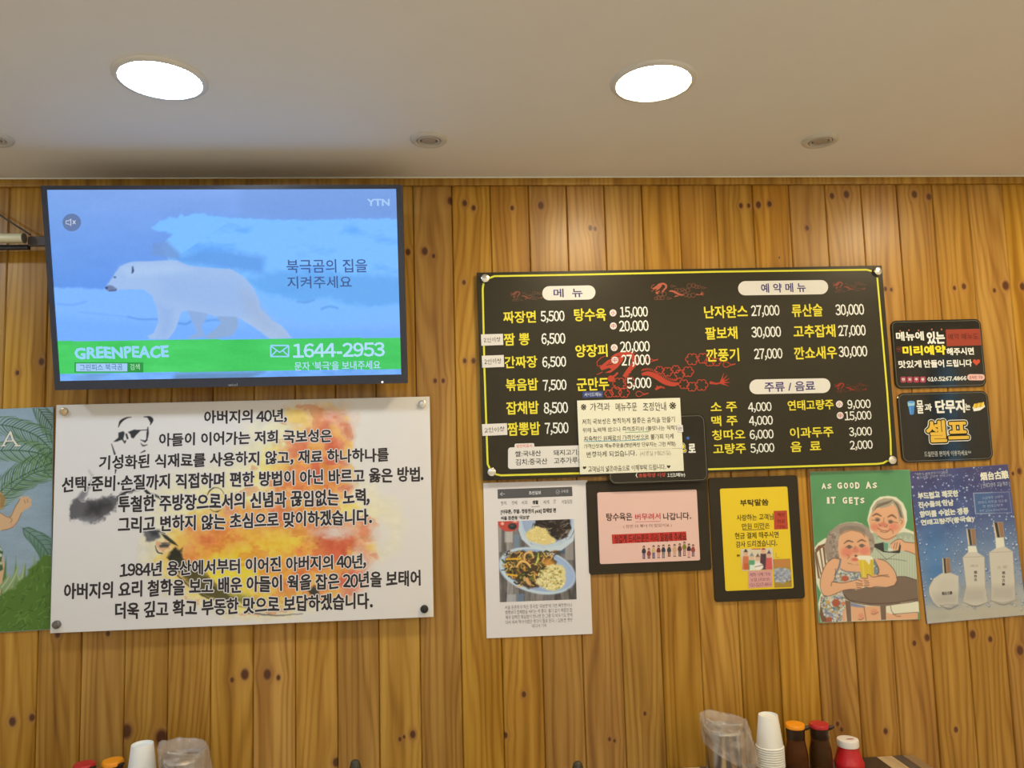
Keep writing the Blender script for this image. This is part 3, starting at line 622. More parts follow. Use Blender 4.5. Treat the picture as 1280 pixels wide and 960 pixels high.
for b_ in ((365, 590, 62, 62, (232, 214, 130), .75, 26), (400, 655, 78, 50, (236, 216, 130), .8, 24), (270, 640, 70, 44, (236, 214, 134), .75, 24), (300, 700, 95, 42, (238, 200, 70), .8, 20), (330, 735, 80, 26, (236, 200, 60), .75, 16),
           (398, 530, 26, 20, (226, 166, 92), .85, 10), (415, 552, 18, 26, (206, 88, 54), .9, 9), (420, 526, 15, 10, (222, 150, 130), .8, 7), (372, 518, 18, 9, (226, 170, 96), .8, 7), (385, 575, 32, 22, (212, 100, 56), .9, 10), (380, 605, 40, 24, (224, 122, 50), .9, 12), (412, 596, 24, 26, (200, 78, 48), .9, 9), (430, 540, 10, 26, (222, 150, 90), .6, 9),
           (385, 640, 40, 16, (230, 160, 50), .9, 12), (340, 650, 42, 18, (206, 92, 50), .85, 12), (300, 645, 32, 14, (220, 110, 60), .8, 10), (262, 672, 40, 24, (228, 140, 56), .9, 12), (296, 676, 34, 16, (206, 78, 36), .9, 10), (250, 700, 36, 22, (226, 126, 44), .85, 12),
           (350, 684, 60, 22, (236, 178, 40), .95, 14), (412, 680, 26, 22, (200, 80, 48), .9, 10), (444, 664, 20, 10, (222, 120, 80), .75, 8), (452, 655, 14, 6, (226, 130, 90), .6, 6), (436, 704, 24, 24, (206, 78, 44), .85, 10), (385, 712, 34, 24, (224, 106, 40), .85, 12), (335, 722, 36, 20, (222, 122, 44), .8, 12), (300, 712, 40, 20, (236, 190, 30), .95, 12), (276, 716, 34, 18, (240, 206, 40), .9, 12),
           (404, 735, 34, 12, (220, 110, 60), .75, 10), (430, 726, 20, 14, (212, 92, 60), .8, 8), (360, 745, 44, 10, (230, 180, 60), .7, 10), (460, 684, 12, 22, (222, 150, 96), .5, 8), (290, 738, 30, 12, (238, 208, 70), .7, 10)):
    blob(*b_, jit=11, seed=int(b_[0]), sc=15)
n1 = fbm(X / 22, Y / 18, 31, 5); n2 = fbm(X / 9, Y / 7, 55, 4)
col = (p.c[:, 2] < 150)
i = np.nonzero(col)[0]
p.mix(i, np.clip((n1[i] - 0.54) * 5, 0, 0.32), (200, 70, 30)); p.mix(i, np.clip((0.47 - n1[i]) * 5, 0, 0.4), (240, 196, 60)); p.c[i] += ((n2[i] - 0.5) * 34)[:, None]
i = np.nonzero((p.c[:, 2] < 175) & ~col)[0]; p.c[i] += ((n2[i] - 0.5) * 16)[:, None]
for a in ((418, 665, 22, 7), (448, 700, 10, 12), (470, 716, 14, 14), (476, 668, 12, 18)): p.ell(*a, (217, 203, 182), 0.85, 5, 0, 6)
p.c[:] = p.c * 0.9 + np.array((217, 203, 182)) * 0.1
# ink figures
K = (40, 38, 38)
p.curve([(148, 534), (151, 527), (158, 522.5), (164, 521.5)], [0.6, 3.2, 1.8, 0.6], K); p.curve([(180, 521), (187, 521.5), (190, 525), (188, 531)], [0.8, 2.4, 3.6, 0.8], K); p.curve([(186, 522), (189, 527)], 3.0, K)
p.poly([(142, 552), (148, 547), (148, 541), (154, 539), (156, 541), (154, 549), (146, 552)], (48, 48, 46)); p.poly([(160, 540), (168, 537), (176, 538), (170, 544), (167, 548), (164, 547), (163, 543)], (46, 46, 44)); p.line([(153, 549), (156, 553.5), (157, 551)], 1.6, K); p.line([(158, 543), (159.5, 548)], 2.2, K)
p.line([(172, 538), (184, 537.4)], 1.0, K); p.curve([(185, 534), (184.5, 542), (183.5, 549), (181, 553)], [1.0, 2.8, 1.6, 0.8], K); p.curve([(176, 550), (181, 551.5), (184, 550)], [0.8, 2.2, 1], K); p.curve([(176, 554), (179, 557), (184, 556)], [0.6, 2.2, 0.8], (70, 66, 64)); p.line([(139.5, 555), (143.5, 567.5)], [0.7, 2.2], K); p.line([(176, 566), (181, 563.6)], [0.6, 1.8], K); p.line([(143.5, 576), (145, 586), (144, 592)], [1.2, 2.4, 0.8], K)
p.curve([(112, 588), (115, 598), (110, 610), (100, 622)], [1, 3, 5, 9], (150, 142, 136), 0.7, 2, 2)
p.poly([(88, 632), (96, 622), (104, 626), (112, 624), (130, 622), (146, 619), (160, 614), (172, 611), (160, 618), (148, 626), (142, 638), (132, 646), (122, 653), (112, 654), (100, 650), (88, 651), (86, 642)], (88, 82, 78), 0.95, 2.2, 5, 3, 5)
p.poly([(112, 630), (134, 626), (140, 632), (124, 642), (108, 644)], (48, 44, 42), 0.8, 5, 4); p.poly([(96, 648), (118, 646), (124, 652), (108, 656)], (150, 142, 136), 0.5, 4, 4)
p.poly([(98, 622), (106, 610), (112, 606), (108, 618), (104, 626)], (112, 104, 100), 0.75, 2, 3)
p.curve([(146, 621), (156, 616), (168, 612.5), (176, 612)], [0.8, 2.2, 1.4, 0.7], K); p.poly([(178, 611), (183, 612), (190, 618), (184, 618)], K); p.curve([(190, 618), (198, 622), (204, 628), (208, 632)], [1.6, 3, 1.4, 1], (58, 56, 50), 0.9, 0.8, 1.5)
p.ring = None
for a0, a1 in ((-170, -20), (60, 130)):
    p.curve([(270 + 11.5 * math.cos(math.radians(a0 + (a1 - a0) * t / 8)), 624.5 + 15 * math.sin(math.radians(a0 + (a1 - a0) * t / 8))) for t in range(9)], [0.5, 1, 1.8, 1.8, 1, 0.8, 0.8, 0.7, 0.5], (58, 54, 44), 0.85)
p.poly([(178, 664), (190, 662), (199, 663), (200, 672), (192, 677), (182, 677), (180, 670)], (90, 86, 84), 0.9, 1.6, 3); p.poly([(186, 663), (199, 663), (198, 670), (190, 670)], (42, 40, 40), 0.8, 3)
p.poly([(201, 667), (208, 669), (219, 678), (223, 683), (214, 679), (206, 673)], (52, 48, 36)); p.line([(198, 664), (206, 667)], 1.0, K); p.poly([(199, 682), (204, 679.5), (213, 680), (210, 684), (200, 684.5)], (54, 54, 50), 0.9, 1.2); p.curve([(194, 682), (197, 690), (203, 692)], [0.6, 1.6, 1.2], K); p.line([(202, 679), (212, 678.5)], 0.8, K)
p.poly([(209, 697), (214, 688), (218, 684), (225, 688), (228, 685), (227, 692), (229, 700), (222, 708), (214, 706)], (44, 40, 26), 1, 1.5, 2.5)
p.poly([(214, 700), (228, 698), (240, 706), (256, 718), (270, 732), (290, 744), (316, 750), (300, 752), (276, 752), (262, 748), (244, 736), (230, 722), (220, 710)], (62, 56, 30), 0.85, 3, 4)
p.line([(216, 714), (240, 736), (262, 749)], 1.6, K, 0.9, 0.8, 1); p.poly([(286, 740), (310, 744), (330, 752), (300, 752)], (150, 146, 60), 0.6, 5, 4)
p.poly([(386, 738), (392, 732), (398, 738), (398, 746), (388, 744)], (58, 56, 40), 0.95, 1.4, 3); p.curve([(310, 766), (330, 768), (352, 769), (378, 767)], [1.2, 2, 1.4, 0.8], (80, 76, 72), 0.8, 0.8, 1); p.curve([(262, 748), (290, 756), (320, 762)], 1.0, (90, 86, 60), 0.8)
p.done('painting', 0.0002, 0.5)
k = Ink(wb, 0.0004, 'lettering'); B_ = ink(52, 43, 38); H2 = M('halo_white', pc(216, 202, 184), 0.55)
for t_, x0, y0, x1, y1 in (('아버지의 40년,', 255, 512, 359, 529.5), ('아들이 이어가는 저희 국보성은', 198.8, 538.7, 415, 555.5), ('기성화된 식재료를 사용하지 않고, 재료 하나하나를', 124, 564.5, 486, 582.5),
        ('선택·준비·손질까지 직접하며 편한 방법이 아닌 바르고 옳은 방법.', 77.5, 589.5, 529.5, 608.7), ('투철한 주방장으로서의 신념과 끊임없는 노력,', 147.5, 615, 462, 636.5), ('그리고 변하지 않는 초심으로 맞이하겠습니다.', 147.5, 641, 465, 661),
        ('1984년 용산에서부터 이어진 아버지의 40년,', 150, 697.5, 458, 717), ('아버지의 요리 철학을 보고 배운 아들이 웍을 잡은 20년을 보태어', 80, 720.5, 526, 741), ('더욱 깊고 확고 부동한 맛으로 보답하겠습니다.', 144, 746.5, 466, 767.5)):
    k.text(t_, x0, y0, x1, y1, B_, 0.027, 1, 0.03, halo=H2, halo_w=0.05)
k.done()
wb.pin(80.5, 514.5, brs, 0.0105, 0.008, back=0.0235); wb.pin(528, 505, alu, 0.0105, 0.008, back=0.0235); wb.pin(71.5, 780.5, dkpin, 0.0105, 0.008, back=0.0235); wb.pin(530.5, 761, M('pin_black', (0.03, 0.03, 0.03), 0.35, 0.3), 0.0105, 0.008, back=0.0235)

# ------------------------------------------------------------------ black menu board
mb = Sheet('menu_board', (597, 341), (1103, 331.5), (1122, 582), (603, 600.5), 0.017, 'large black menu board with yellow dish names, white prices and red dragons', 'menu board')
blackb = mottle(M('menu_black', pc(44, 38, 24), 0.36, spec=0.35), 30, 0.05)
mb.board('panel', blackb, 0.005)
k = Ink(mb, 0.0003, 'border_line'); YL = ink(212, 200, 54)
def arc(cx, cy, r, a0, a1, n=5): return [(cx + r * math.cos(math.radians(a0 + (a1 - a0) * i / n)), cy + r * math.sin(math.radians(a0 + (a1 - a0) * i / n))) for i in range(n + 1)]
k.line([(612, 347.5), (618, 345.2), (700, 343.8), (900, 339.6), (1083, 337.2), (1089.5, 338.8)], 2.3, YL); k.line([(1096.5, 347), (1103, 420), (1109, 490), (1113.2, 550), (1113.6, 569)], 2.3, YL)
k.line([(1109, 576), (1104, 578.8), (1097, 579.8), (920, 585.6), (725, 591.6), (626, 594.2), (619, 592.6)], 2.3, YL); k.line([(604.6, 354), (603.4, 361), (605.5, 460), (608.2, 540), (609.6, 580), (612, 585)], 2.3, YL)
k.done()
R1 = ink(172, 58, 40); R2 = ink(130, 62, 44); R3 = ink(112, 66, 48)
def cloud(k, cx, cy, r, m, w=1.0, lift=0, n=6):      # scalloped cloud outline
    for i in range(n):
        a = 2 * math.pi * i / n; ox, oy = cx + r * 0.62 * math.cos(a), cy + r * 0.55 * math.sin(a)
        k.ring(ox, oy, r * 0.45, r * 0.42, w, m, lift, 8, math.degrees(a) - 95, math.degrees(a) + 95)
def dragon(k, f, m, mc, w, detail):
    L = lambda pts: [f(*q) for q in pts]
    s = abs(f(1, 0)[0] - f(0, 0)[0])
    body = smooth([(0.20, 0.62), (0.235, 0.46), (0.27, 0.32), (0.27, 0.16), (0.22, 0.06), (0.15, 0.10), (0.11, 0.18)], 5)
    k.line(L(body), [s * 0.034 * (0.75 + 0.35 * math.sin(math.pi * i / (len(body) - 1))) for i in range(len(body))], m, 1)
    b2 = smooth([(0.33, 0.56), (0.38, 0.54), (0.44, 0.62), (0.50, 0.74), (0.56, 0.80), (0.60, 0.78)], 5)
    k.line(L(b2), [s * 0.036 * (0.5 + 0.6 * math.sin(math.pi * i / (len(b2) - 1))) for i in range(len(b2))], m, 1)
    k.line(L([(0.83, 0.76), (0.88, 0.79), (0.92, 0.76)]), [s * .022, s * .012, s * .012], m, 1)
    for a in (-70, -45, -20, 5, 30): k.line(L([(0.91, 0.77), (0.91 + 0.07 * math.cos(math.radians(a)), 0.77 + 0.22 * math.sin(math.radians(a)) - 0.03)]), [s * .014, s * .002], m, 1)
    k.poly(L([(0.16, 0.10), (0.08, 0.22), (0.02, 0.38), (0.035, 0.46), (0.09, 0.40), (0.11, 0.44), (0.06, 0.52), (0.10, 0.52), (0.15, 0.40), (0.19, 0.24), (0.20, 0.12)]), m, 1)
    k.line(L([(0.04, 0.50), (0.02, 0.54), (0.0, 0.56)]), w, m, 1); k.line(L([(0.03, 0.34), (0.005, 0.36), (0.0, 0.26), (0.03, 0.16), (0.06, 0.12)]), w, m, 1)
    k.ell(*f(0.105, 0.66), s * 0.026, s * 0.024, m, 1, 12); k.line(L([(0.12, 0.62), (0.155, 0.52)]), s * .014, m, 1)
    k.line(L([(0.43, 0.92), (0.47, 0.86), (0.50, 0.88)]), s * .016, m, 1); k.line(L([(0.44, 0.84), (0.46, 0.90)]), s * .01, m, 1)
    for cx, cy, r in ((0.165, 0.78, .045), (0.24, 0.74, .04), (0.14, 0.98, .04), (0.20, 1.0, .038), (0.09, 1.02, .03), (0.52, 0.50, .035), (0.58, 0.44, .03), (0.61, 0.56, .035), (0.67, 0.50, .04), (0.64, 0.80, .036), (0.70, 0.86, .036), (0.77, 0.82, .044), (0.70, 0.20, .045), (0.78, 0.18, .04), (0.83, 0.26, .035), (0.88, 0.27, .03), (0.46, 0.46, .03)):
        q = f(cx, cy); cloud(k, q[0], q[1], r * s, mc, w, 0, 6)
    for cx, cy in ((0.31, 1.03), (0.95, 0.33), (0.38, 0.22)):
        q = f(cx, cy); k.ring(q[0], q[1], s * .022, s * .02, w, mc, 0, 10, 30, 330); k.line([(q[0] + s * .02, q[1] - s * .008), (q[0] + s * .04, q[1]), (q[0] + s * .07, q[1] - s * .006)], w, mc); k.line([(q[0] + s * .02, q[1] + s * .01), (q[0] + s * .07, q[1] - s * .004)], w, mc)
    if detail:
        for i in range(0, len(b2) - 2, 1):
            q = f(b2[i][0], b2[i][1]); k.line([(q[0] - 3.2, q[1] + 3.2), (q[0] - 1.6, q[1] + 7.2)], 1.1, blackb if False else ink(44, 38, 24), 2); k.line([(q[0], q[1] - 4), (q[0] + 1.2, q[1] - 6.8)], 0.9, m, 1)
        for i in range(0, len(body) - 2, 2):
            q = f(*body[i]); k.line([(q[0] + 4, q[1] - 1), (q[0] + 6.6, q[1] - 3)], 0.9, m, 1)
        for a, b_ in (((0.10, 0.24), (0.15, 0.20)), ((0.07, 0.34), (0.12, 0.30)), ((0.13, 0.14), (0.17, 0.12)), ((0.085, 0.29), (0.095, 0.27))): k.line(L([a, b_]), 1.0, ink(44, 38, 24), 2)
k = Ink(mb, 0.0002, 'dragon_print')
dragon(k, lambda u, v: (746 + u * 170, 439 + v * 52 - u * 0.5), R1, R1, 0.9, True)
dragon(k, lambda u, v: (814 + u * 68, 353.5 + v * 19), ink(166, 84, 60), R3, 0.55, False)
dragon(k, lambda u, v: (638 + u * 42, 364 + v * 11), ink(122, 66, 46), ink(92, 62, 42), 0.45, False)
dragon(k, lambda u, v: (1041 + u * 42, 352 + v * 12), ink(132, 62, 44), ink(92, 56, 40), 0.45, False)
dragon(k, lambda u, v: (1043 + u * 42, 478.5 + v * 11), ink(140, 44, 32), ink(96, 46, 34), 0.45, False)
k.done()
k = Ink(mb, 0.0009, 'heading_plates'); CW = M('plate_cream', pc(214, 203, 184), 0.5); PU = ink(58, 48, 98)
k.rrect(677.8, 357.3, 744.2, 375, 8.6, CW, 0, 0.02); k.text('메', 691.8, 361, 704.5, 371.8, PU, 0.02, 1); k.text('뉴', 715, 360.8, 728.2, 371.6, PU, 0.02, 1)
k.rrect(922.5, 350.8, 1035, 368.6, 8.8, CW, 0, 0.014); k.text('예 약 메 뉴', 951, 354, 1007, 365.6, PU, 0.02, 1)
k.rrect(936.6, 473.6, 1037.8, 492, 9, CW, 0, 0.018); k.text('주류 / 음료', 955.3, 477, 1018.7, 489.3, PU, 0.02, 1)
k.rrect(635, 557.4, 765, 584.4, 3.5, CW, 0, 0.03); k.rrect(643.2, 554.2, 667.8, 566, 2, CW, 0.3, 0.03)
BK = ink(44, 38, 34)
k.text('원산지표시', 645.3, 555.3, 665, 559.6, ink(196, 60, 50), 0.0, 1.4); k.text('쌀:국내산', 643.8, 563.3, 676.3, 570.6, BK, 0.012, 1.4); k.text('돼지고기:', 691.8, 562, 723.6, 569.2, BK, 0.012, 1); k.text('김치:중국산', 644.4, 573.2, 684.2, 581, BK, 0.012, 1); k.text('고추가루:', 692.2, 571.6, 724, 579.5, BK, 0.012, 1)
k.rrect(728.2, 489.2, 753.8, 497, 0.3, ink(56, 66, 112), 0, 0.02); k.text('사이드메뉴', 730.5, 490.6, 752, 495.6, ink(206, 204, 200), 0.0, 1)
k.done()
k = Ink(mb, 0.0009, 'dish_names'); Y2 = ink(222, 200, 52); PR = ink(222, 214, 200)
for t_, x0, y0, x1, y1 in (('짜장면', 629, 388.8, 669.8, 404), ('짬 뽕', 629.7, 416.3, 662, 432), ('간짜장', 630.7, 445, 671.6, 460.2), ('볶음밥', 632, 473, 672.6, 488.5), ('잡채밥', 632.7, 501.6, 673.5, 518), ('짬뽕밥', 634.4, 527.6, 675.3, 544.4),
        ('탕수육', 717.5, 385.4, 757.5, 401.5), ('양장피', 719, 430.4, 759.3, 446.6), ('군만두', 720.7, 472, 761.2, 488.5), ('난자완스', 880, 381.8, 934.4, 397.8), ('팔보채', 881.5, 408.4, 921.6, 424.4), ('깐풍기', 882.8, 435.6, 923.8, 452),
        ('류산슬', 989.4, 380, 1028, 396), ('고추잡채', 991.5, 406, 1044, 422), ('깐쇼새우', 992.4, 433, 1046, 449), ('소 주', 888, 502.6, 921, 515), ('맥 주', 889, 519.6, 921.8, 532.4), ('칭따오', 890, 537, 931.3, 549.8), ('고량주', 891.3, 554.3, 932.3, 567.4),
        ('연태고량주', 984.3, 499.8, 1041.9, 512.6), ('이과두주', 987, 533.7, 1041.6, 547), ('음  료', 987.9, 551.5, 1026, 564.5)):
    k.text(t_, x0, y0, x1, y1, Y2, 0.02)
k.done()
k = Ink(mb, 0.0009, 'prices')
for t_, x0, y0, x1, y1 in (('5,500', 675.7, 388.4, 705.7, 403.6), ('6,500', 676.6, 416.3, 706.7, 431.9), ('6,500', 677.7, 445.4, 707.7, 460.6), ('7,500', 678.5, 474.4, 708.2, 489.6), ('8,500', 679.6, 502.5, 710, 518.6), ('7,500', 681, 527.9, 710.7, 543.8),
        ('15,000', 774.7, 383.2, 809.8, 398), ('20,000', 773.7, 400.4, 810.7, 415.8), ('20,000', 775, 426.4, 812.2, 441.8), ('27,000', 776.6, 443, 812.8, 458.6), ('5,000', 783.5, 471.8, 814.2, 487.3), ('27,000', 938.7, 381.3, 974.3, 396.7), ('30,000', 939, 408, 976.2, 423.5), ('27,000', 942.4, 435.3, 978, 450.4),
        ('30,000', 1044, 380, 1080, 395.8), ('27,000', 1047.6, 406.2, 1082, 421.7), ('30,000', 1048, 432.4, 1084, 447.9), ('4,000', 934.8, 502.6, 964.4, 515.8), ('4,000', 935.9, 519.6, 966, 532.9), ('6,000', 936.8, 536.9, 966.9, 550.1), ('5,000', 937.8, 554, 967.9, 567.1),
        ('9,000', 1059, 499.4, 1088.2, 512.1), ('15,000', 1055.6, 513.8, 1089.2, 526.4), ('3,000', 1061, 533.7, 1089.8, 546.2), ('2,000', 1062, 550.4, 1090.7, 563)):
    k.text(t_, x0, y0, x1, y1, PR, 0.014, 1)
for cx, cy, t_ in ((766.2, 391.2, '小'), (766.6, 407.5, '中'), (767.7, 434.6, '小'), (768.5, 450.2, '中'), (1049, 505.2, '小'), (1050, 519.4, '中')):
    k.ell(cx, cy, 4.3, 4.4, ink(218, 200, 186), 0, 20); k.text(t_, cx - 2.8, cy - 2.9, cx + 2.8, cy + 2.9, ink(150, 50, 40), 0.01, 1)
k.done()
for x, y in ((606.5, 348.5), (1096, 339.5), (614.5, 590), (1114, 575)): mb.pin(x, y, M('pin_chrome', (0.8, 0.8, 0.78), 0.22, 1.0), 0.0118, 0.009, back=0.0165)
wl = ink(222, 214, 204)
for i, (a, b_, c_, d, lb) in enumerate((((601.2, 418), (628.6, 417.2), (629.2, 431.2), (601.8, 432.2), 'topmost'), ((602, 444.6), (629.6, 443.8), (630.3, 458.6), (603, 459.8), 'middle'), ((602.4, 530.2), (633.6, 529), (634.4, 543.6), (603, 545), 'lowest'))):
    s_ = Sheet('portion_sticker', a, b_, c_, d, 0.0186, 'small white handwritten sticker on the left edge of the menu board, %s of three' % lb, 'sticker', 'handwritten stickers on the menu board')
    s_.board('paper', card, 0.0006); k = Ink(s_, 0.0003, 'handwriting'); k.text('2인이상', a[0] + 3.4, a[1] + 3.6, b_[0] - 2.8, c_[1] - 3.4, ink(40, 36, 34), 0.004, 0, 0.05, rot=2); k.done()
# ------------------------------------------------------------------ news article print
ns = Sheet('newspaper_print', (604.3, 604), (733, 600), (741.5, 792.6), (608, 797.8), 0.0025, 'white printed news article sheet with a food photo of two bowls', 'printed sheet')
paper = M('white_paper', pc(216, 203, 188), 0.6, spec=0.25)
ns.board('paper', paper, 0.0008)
a = ns.loc(624, 752); b_ = ns.loc(719, 650)
p = Paint(ns, (ns.loc(623.5, 701)[0], ns.loc(719.3, 701)[0], ns.loc(672, 751)[1], ns.loc(672, 650.2)[1]), 0.0011, (112, 98, 84))
X, Y = p.x, p.y; st = np.floor((X - 620 + fbm(X / 8, Y / 20, 4) * 3) / 7.5); tone = hsh(st, st * 0, 5)
p.c[:] = np.array((70, 64, 60)) * (1 - tone[:, None]) + np.array((150, 140, 128)) * tone[:, None]; p.c += ((fbm(X / 1.2, Y / 12, 9) - 0.5) * 50)[:, None]
for x0, y0, x1, y1, c in ((631, 664, 641, 678, (186, 176, 160)), (634, 743, 645, 753, (170, 166, 160)), (642, 668, 650, 690, (112, 128, 140)), (706, 668, 717, 700, (150, 142, 132)), (700, 682, 706, 692, (60, 82, 102)), (623, 655, 627, 690, (160, 150, 138)), (646, 742, 655, 753, (104, 120, 136))): p.poly([(x0, y0), (x1, y0), (x1, y1), (x0, y1)], c, 0.8, 1)
p.ell(636.5, 651, 15, 13.5, (186, 72, 58)); p.ell(640.5, 658, 5.4, 4, (46, 46, 44)); p.ell(640, 657, 2.5, 1.6, (90, 90, 86), 0.6); p.ell(628, 654.5, 2, 2, (230, 190, 170), 0.8); p.ell(644, 652, 3, 1, (236, 200, 180), 0.8)
p.ell(684, 652, 35.5, 33, (178, 190, 204)); p.ell(684, 650, 31, 30, (142, 156, 174)); p.ell(684, 649, 30, 29, (158, 168, 182), 0.6, 3)
rg = np.random.default_rng(4)
p.poly([(667, 660), (670, 650), (712, 648), (714, 660), (708, 672), (696, 676), (684, 668)], (42, 34, 30), 1, 1, 2)
for i in range(70):
    x_, y_ = 668 + rg.random() * 44, 650 + rg.random() * 24; p.curve([(x_, y_), (x_ + rg.normal() * 3, y_ + rg.normal() * 2), (x_ + rg.normal() * 4, y_ + rg.normal() * 3)], 0.7, [(120, 104, 88), (70, 50, 38), (170, 150, 128), (24, 20, 20)][rg.integers(4)], 0.7)
p.poly([(657, 668), (662, 662), (670, 658), (682, 660), (686, 668), (694, 675), (694, 679), (680, 681), (666, 678), (659, 674)], (212, 188, 116), 1, 1, 2)
for i in range(60):
    x_, y_ = 660 + rg.random() * 32, 660 + rg.random() * 19; p.line([(x_, y_), (x_ + rg.normal() * 2, y_ + rg.normal())], 0.8, [(226, 206, 140), (196, 166, 92), (236, 220, 160)][rg.integers(3)], 0.7)
p.poly([(649, 655), (654, 668), (664, 680), (680, 684.5), (700, 681), (714, 672), (719, 662), (717, 676), (702, 688), (682, 690), (664, 685), (652, 674), (648, 662)], (188, 196, 206), 1, 0.8)
p.ell(671.5, 713.5, 49, 28, (186, 198, 214), 1, 0.9, 14); p.ell(673, 713, 45.5, 25, (146, 162, 186), 1, 0.9, 14); p.ell(676, 714, 43, 22.5, (158, 172, 194), 0.8, 2, 14)
p.poly([(629, 708), (632, 698), (640, 692), (654, 688), (664, 690), (676, 689), (686, 694), (696, 702), (692, 712), (680, 722), (672, 734), (660, 735), (648, 728), (636, 720)], (74, 58, 36), 1, 1.2, 2.5)
for i in range(260):
    x_, y_ = 632 + rg.random() * 60, 690 + rg.random() * 44
    if (x_ - 632) * 0.55 + (y_ - 700) > 52 or (y_ - 700) > (x_ - 622) * 0.95 + 4: continue
    c = [(196, 142, 70), (170, 112, 52), (52, 62, 34), (214, 172, 96), (92, 60, 34), (206, 158, 60), (110, 116, 52), (40, 34, 26)][rg.integers(8)]; th = rg.random() * 6.28; l = 1 + rg.random() * 3.5
    p.curve([(x_, y_), (x_ + l * math.cos(th), y_ + l * math.sin(th)), (x_ + 2 * l * math.cos(th + .5), y_ + 2 * l * math.sin(th + .5))], 1.0 + rg.random() * .9, c, 0.9, 0.5)
p.ring = 0
p.curve([(646, 708), (651, 702), (658, 703), (663, 709)], [2, 3, 3, 2], (222, 172, 92)); p.curve([(655, 700), (657, 692), (664, 691), (667, 697)], [1.6, 2.6, 2.6, 1.6], (216, 168, 98)); p.curve([(673, 692), (672, 700), (669, 706)], [1, 2.6, 1.4], (190, 188, 90)); p.line([(633, 699), (650, 698.5)], 2, (222, 170, 52)); p.line([(634, 718), (646, 719.5)], 2.4, (222, 166, 52)); p.poly([(655, 722), (659, 730), (664, 733), (660, 722)], (212, 158, 98))
p.ell(686, 704, 8, 5, (204, 140, 60), 0.9, 2, 20, 2)
p.poly([(668, 729), (674, 720), (682, 712), (690, 705), (700, 706), (707, 714), (708, 726), (702, 735), (690, 738), (678, 735)], (214, 196, 132), 1, 1.2, 2.5)
for i in range(200):
    x_, y_ = 671 + rg.random() * 35, 707 + rg.random() * 29
    if (x_ - 690) ** 2 / 340 + (y_ - 722) ** 2 / 230 > 1: continue
    p.ell(x_, y_, 0.6 + rg.random(), 0.6 + rg.random() * .6, [(236, 222, 168), (206, 178, 96), (228, 208, 150), (150, 124, 62), (120, 128, 60)][rg.integers(5)], 0.8, 0.6)
p.line([(711, 738), (714, 748)], 3, (40, 36, 34), 0.6, 2)
p.done('food_photo', 0.0002, 0.5)
k = Ink(ns, 0.0003, 'lettering'); G1 = ink(84, 80, 76); G2 = ink(104, 96, 90); DK = ink(52, 46, 42)
k.poly([(621.9, 611.6), (715, 608.4), (715.6, 620.1), (622.2, 623.5)], G1); W_ = ink(206, 200, 192)
k.text('조선일보', 661, 613.6, 676.3, 618.2, W_, 0.02, 1, rot=1); k.text('구독중', 701, 612.3, 710.6, 616.4, ink(190, 184, 176), 0, 1, rot=1); k.line([(631, 617.3), (625.2, 617.7)], 0.5, W_, 1); k.line([(627.8, 615.4), (625.2, 617.7), (627.9, 619.8)], 0.5, W_, 1); k.ring(697.2, 615, 2.3, 2.7, 0.4, ink(170, 166, 160), 1); k.line([(696, 615), (697, 616), (698.6, 613.8)], .4, W_, 1)
for t_, x0, x1, bo in (('정치', 625.9, 633, 0), ('경제', 639.4, 646.3, 0), ('사회', 652, 659, 0), ('생활', 665.4, 673, .045), ('세계', 679, 686.3, 0), ('IT', 692, 695, 0), ('사설/칼럼', 702, 715, 0)):
    dy = -(x0 - 670) * 0.026; k.text(t_, x0, 625.3 + dy, x1, 630.3 + dy, DK if bo else G2, bo, 0, rot=1)
k.line([(664.2, 633.4), (674.6, 633)], 0.5, G2)
k.text('[아무튼, 주말- 정동현의 pick] 잡채밥 편', 625.9, 636, 695, 642.6, DK, 0.03); k.text("서울 둔촌동 '국보성'", 625.9, 644.6, 662, 649.8, DK, 0.03)
for i, t_ in enumerate(("서울 둔촌동의 작은 중국집 '국보성'에 가면 짜장면이나", "짬뽕보다 잡채밥을 시키는 게 좋다. 물기 없이 매콤한 잡", "채와 담백한 볶음밥이 만나면 한 그릇 다 비우기도 전에", "다시 와서 먹어야겠단 생각이 절로 든다. / 김동연 영상")):
    k.text(t_, 631.2 + i * .3, 755.2 + i * 6.2, 715 + i * .2, 760.3 + i * 6.2, G2, 0.0)
k.text('미디어 기자', 665, 779.8, 683.4, 784.6, G2, 0.0); k.done()

# ------------------------------------------------------------------ framed pink and yellow notices
fb = mottle(M('notice_frame_black', pc(46, 38, 26), 0.45, spec=0.3), 30, 0.04)
def framed(name, c4, s4, off, label, sheetcol, rough=0.4, coat=0.0):
    f = Sheet(name, *c4, off, label, 'framed notice'); r = 0.008
    f.board('frame', fb, off - 0.0005, r)
    us = [f.loc(*q) for q in s4]; rect = ((us[0][0] + us[3][0]) / 2, (us[1][0] + us[2][0]) / 2, (us[2][1] + us[3][1]) / 2, (us[0][1] + us[1][1]) / 2)
    f.board('sheet', M(name + '_sheet', sheetcol, rough, coat=coat), 0.0007, 0.005, rect, -0.0007)
    return f, rect
f, _ = framed('pink_notice', ((732, 601), (884, 597.8), (889.3, 711.8), (736.8, 719.3)), ((746, 615.3), (870.3, 612), (875.6, 701), (750.3, 704.5)), 0.005, 'black framed pink notice with a row of small drawn people', pc(219, 176, 156))
k = Ink(f, 0.001, 'lettering'); D_ = ink(70, 48, 42); RD = ink(190, 62, 66)
k.text('탕수육은', 757.8, 641, 790.2, 650.9, D_, 0.02, 0, 0.03); k.text('버무려서', 793.8, 641.6, 825.6, 649.8, RD, 0.022, 0, 0.03); k.text('나갑니다.', 828.8, 640.6, 863.8, 649.8, D_, 0.02, 0, 0.03); k.line([(794.2, 652.2), (825.6, 651.6)], 0.5, RD)
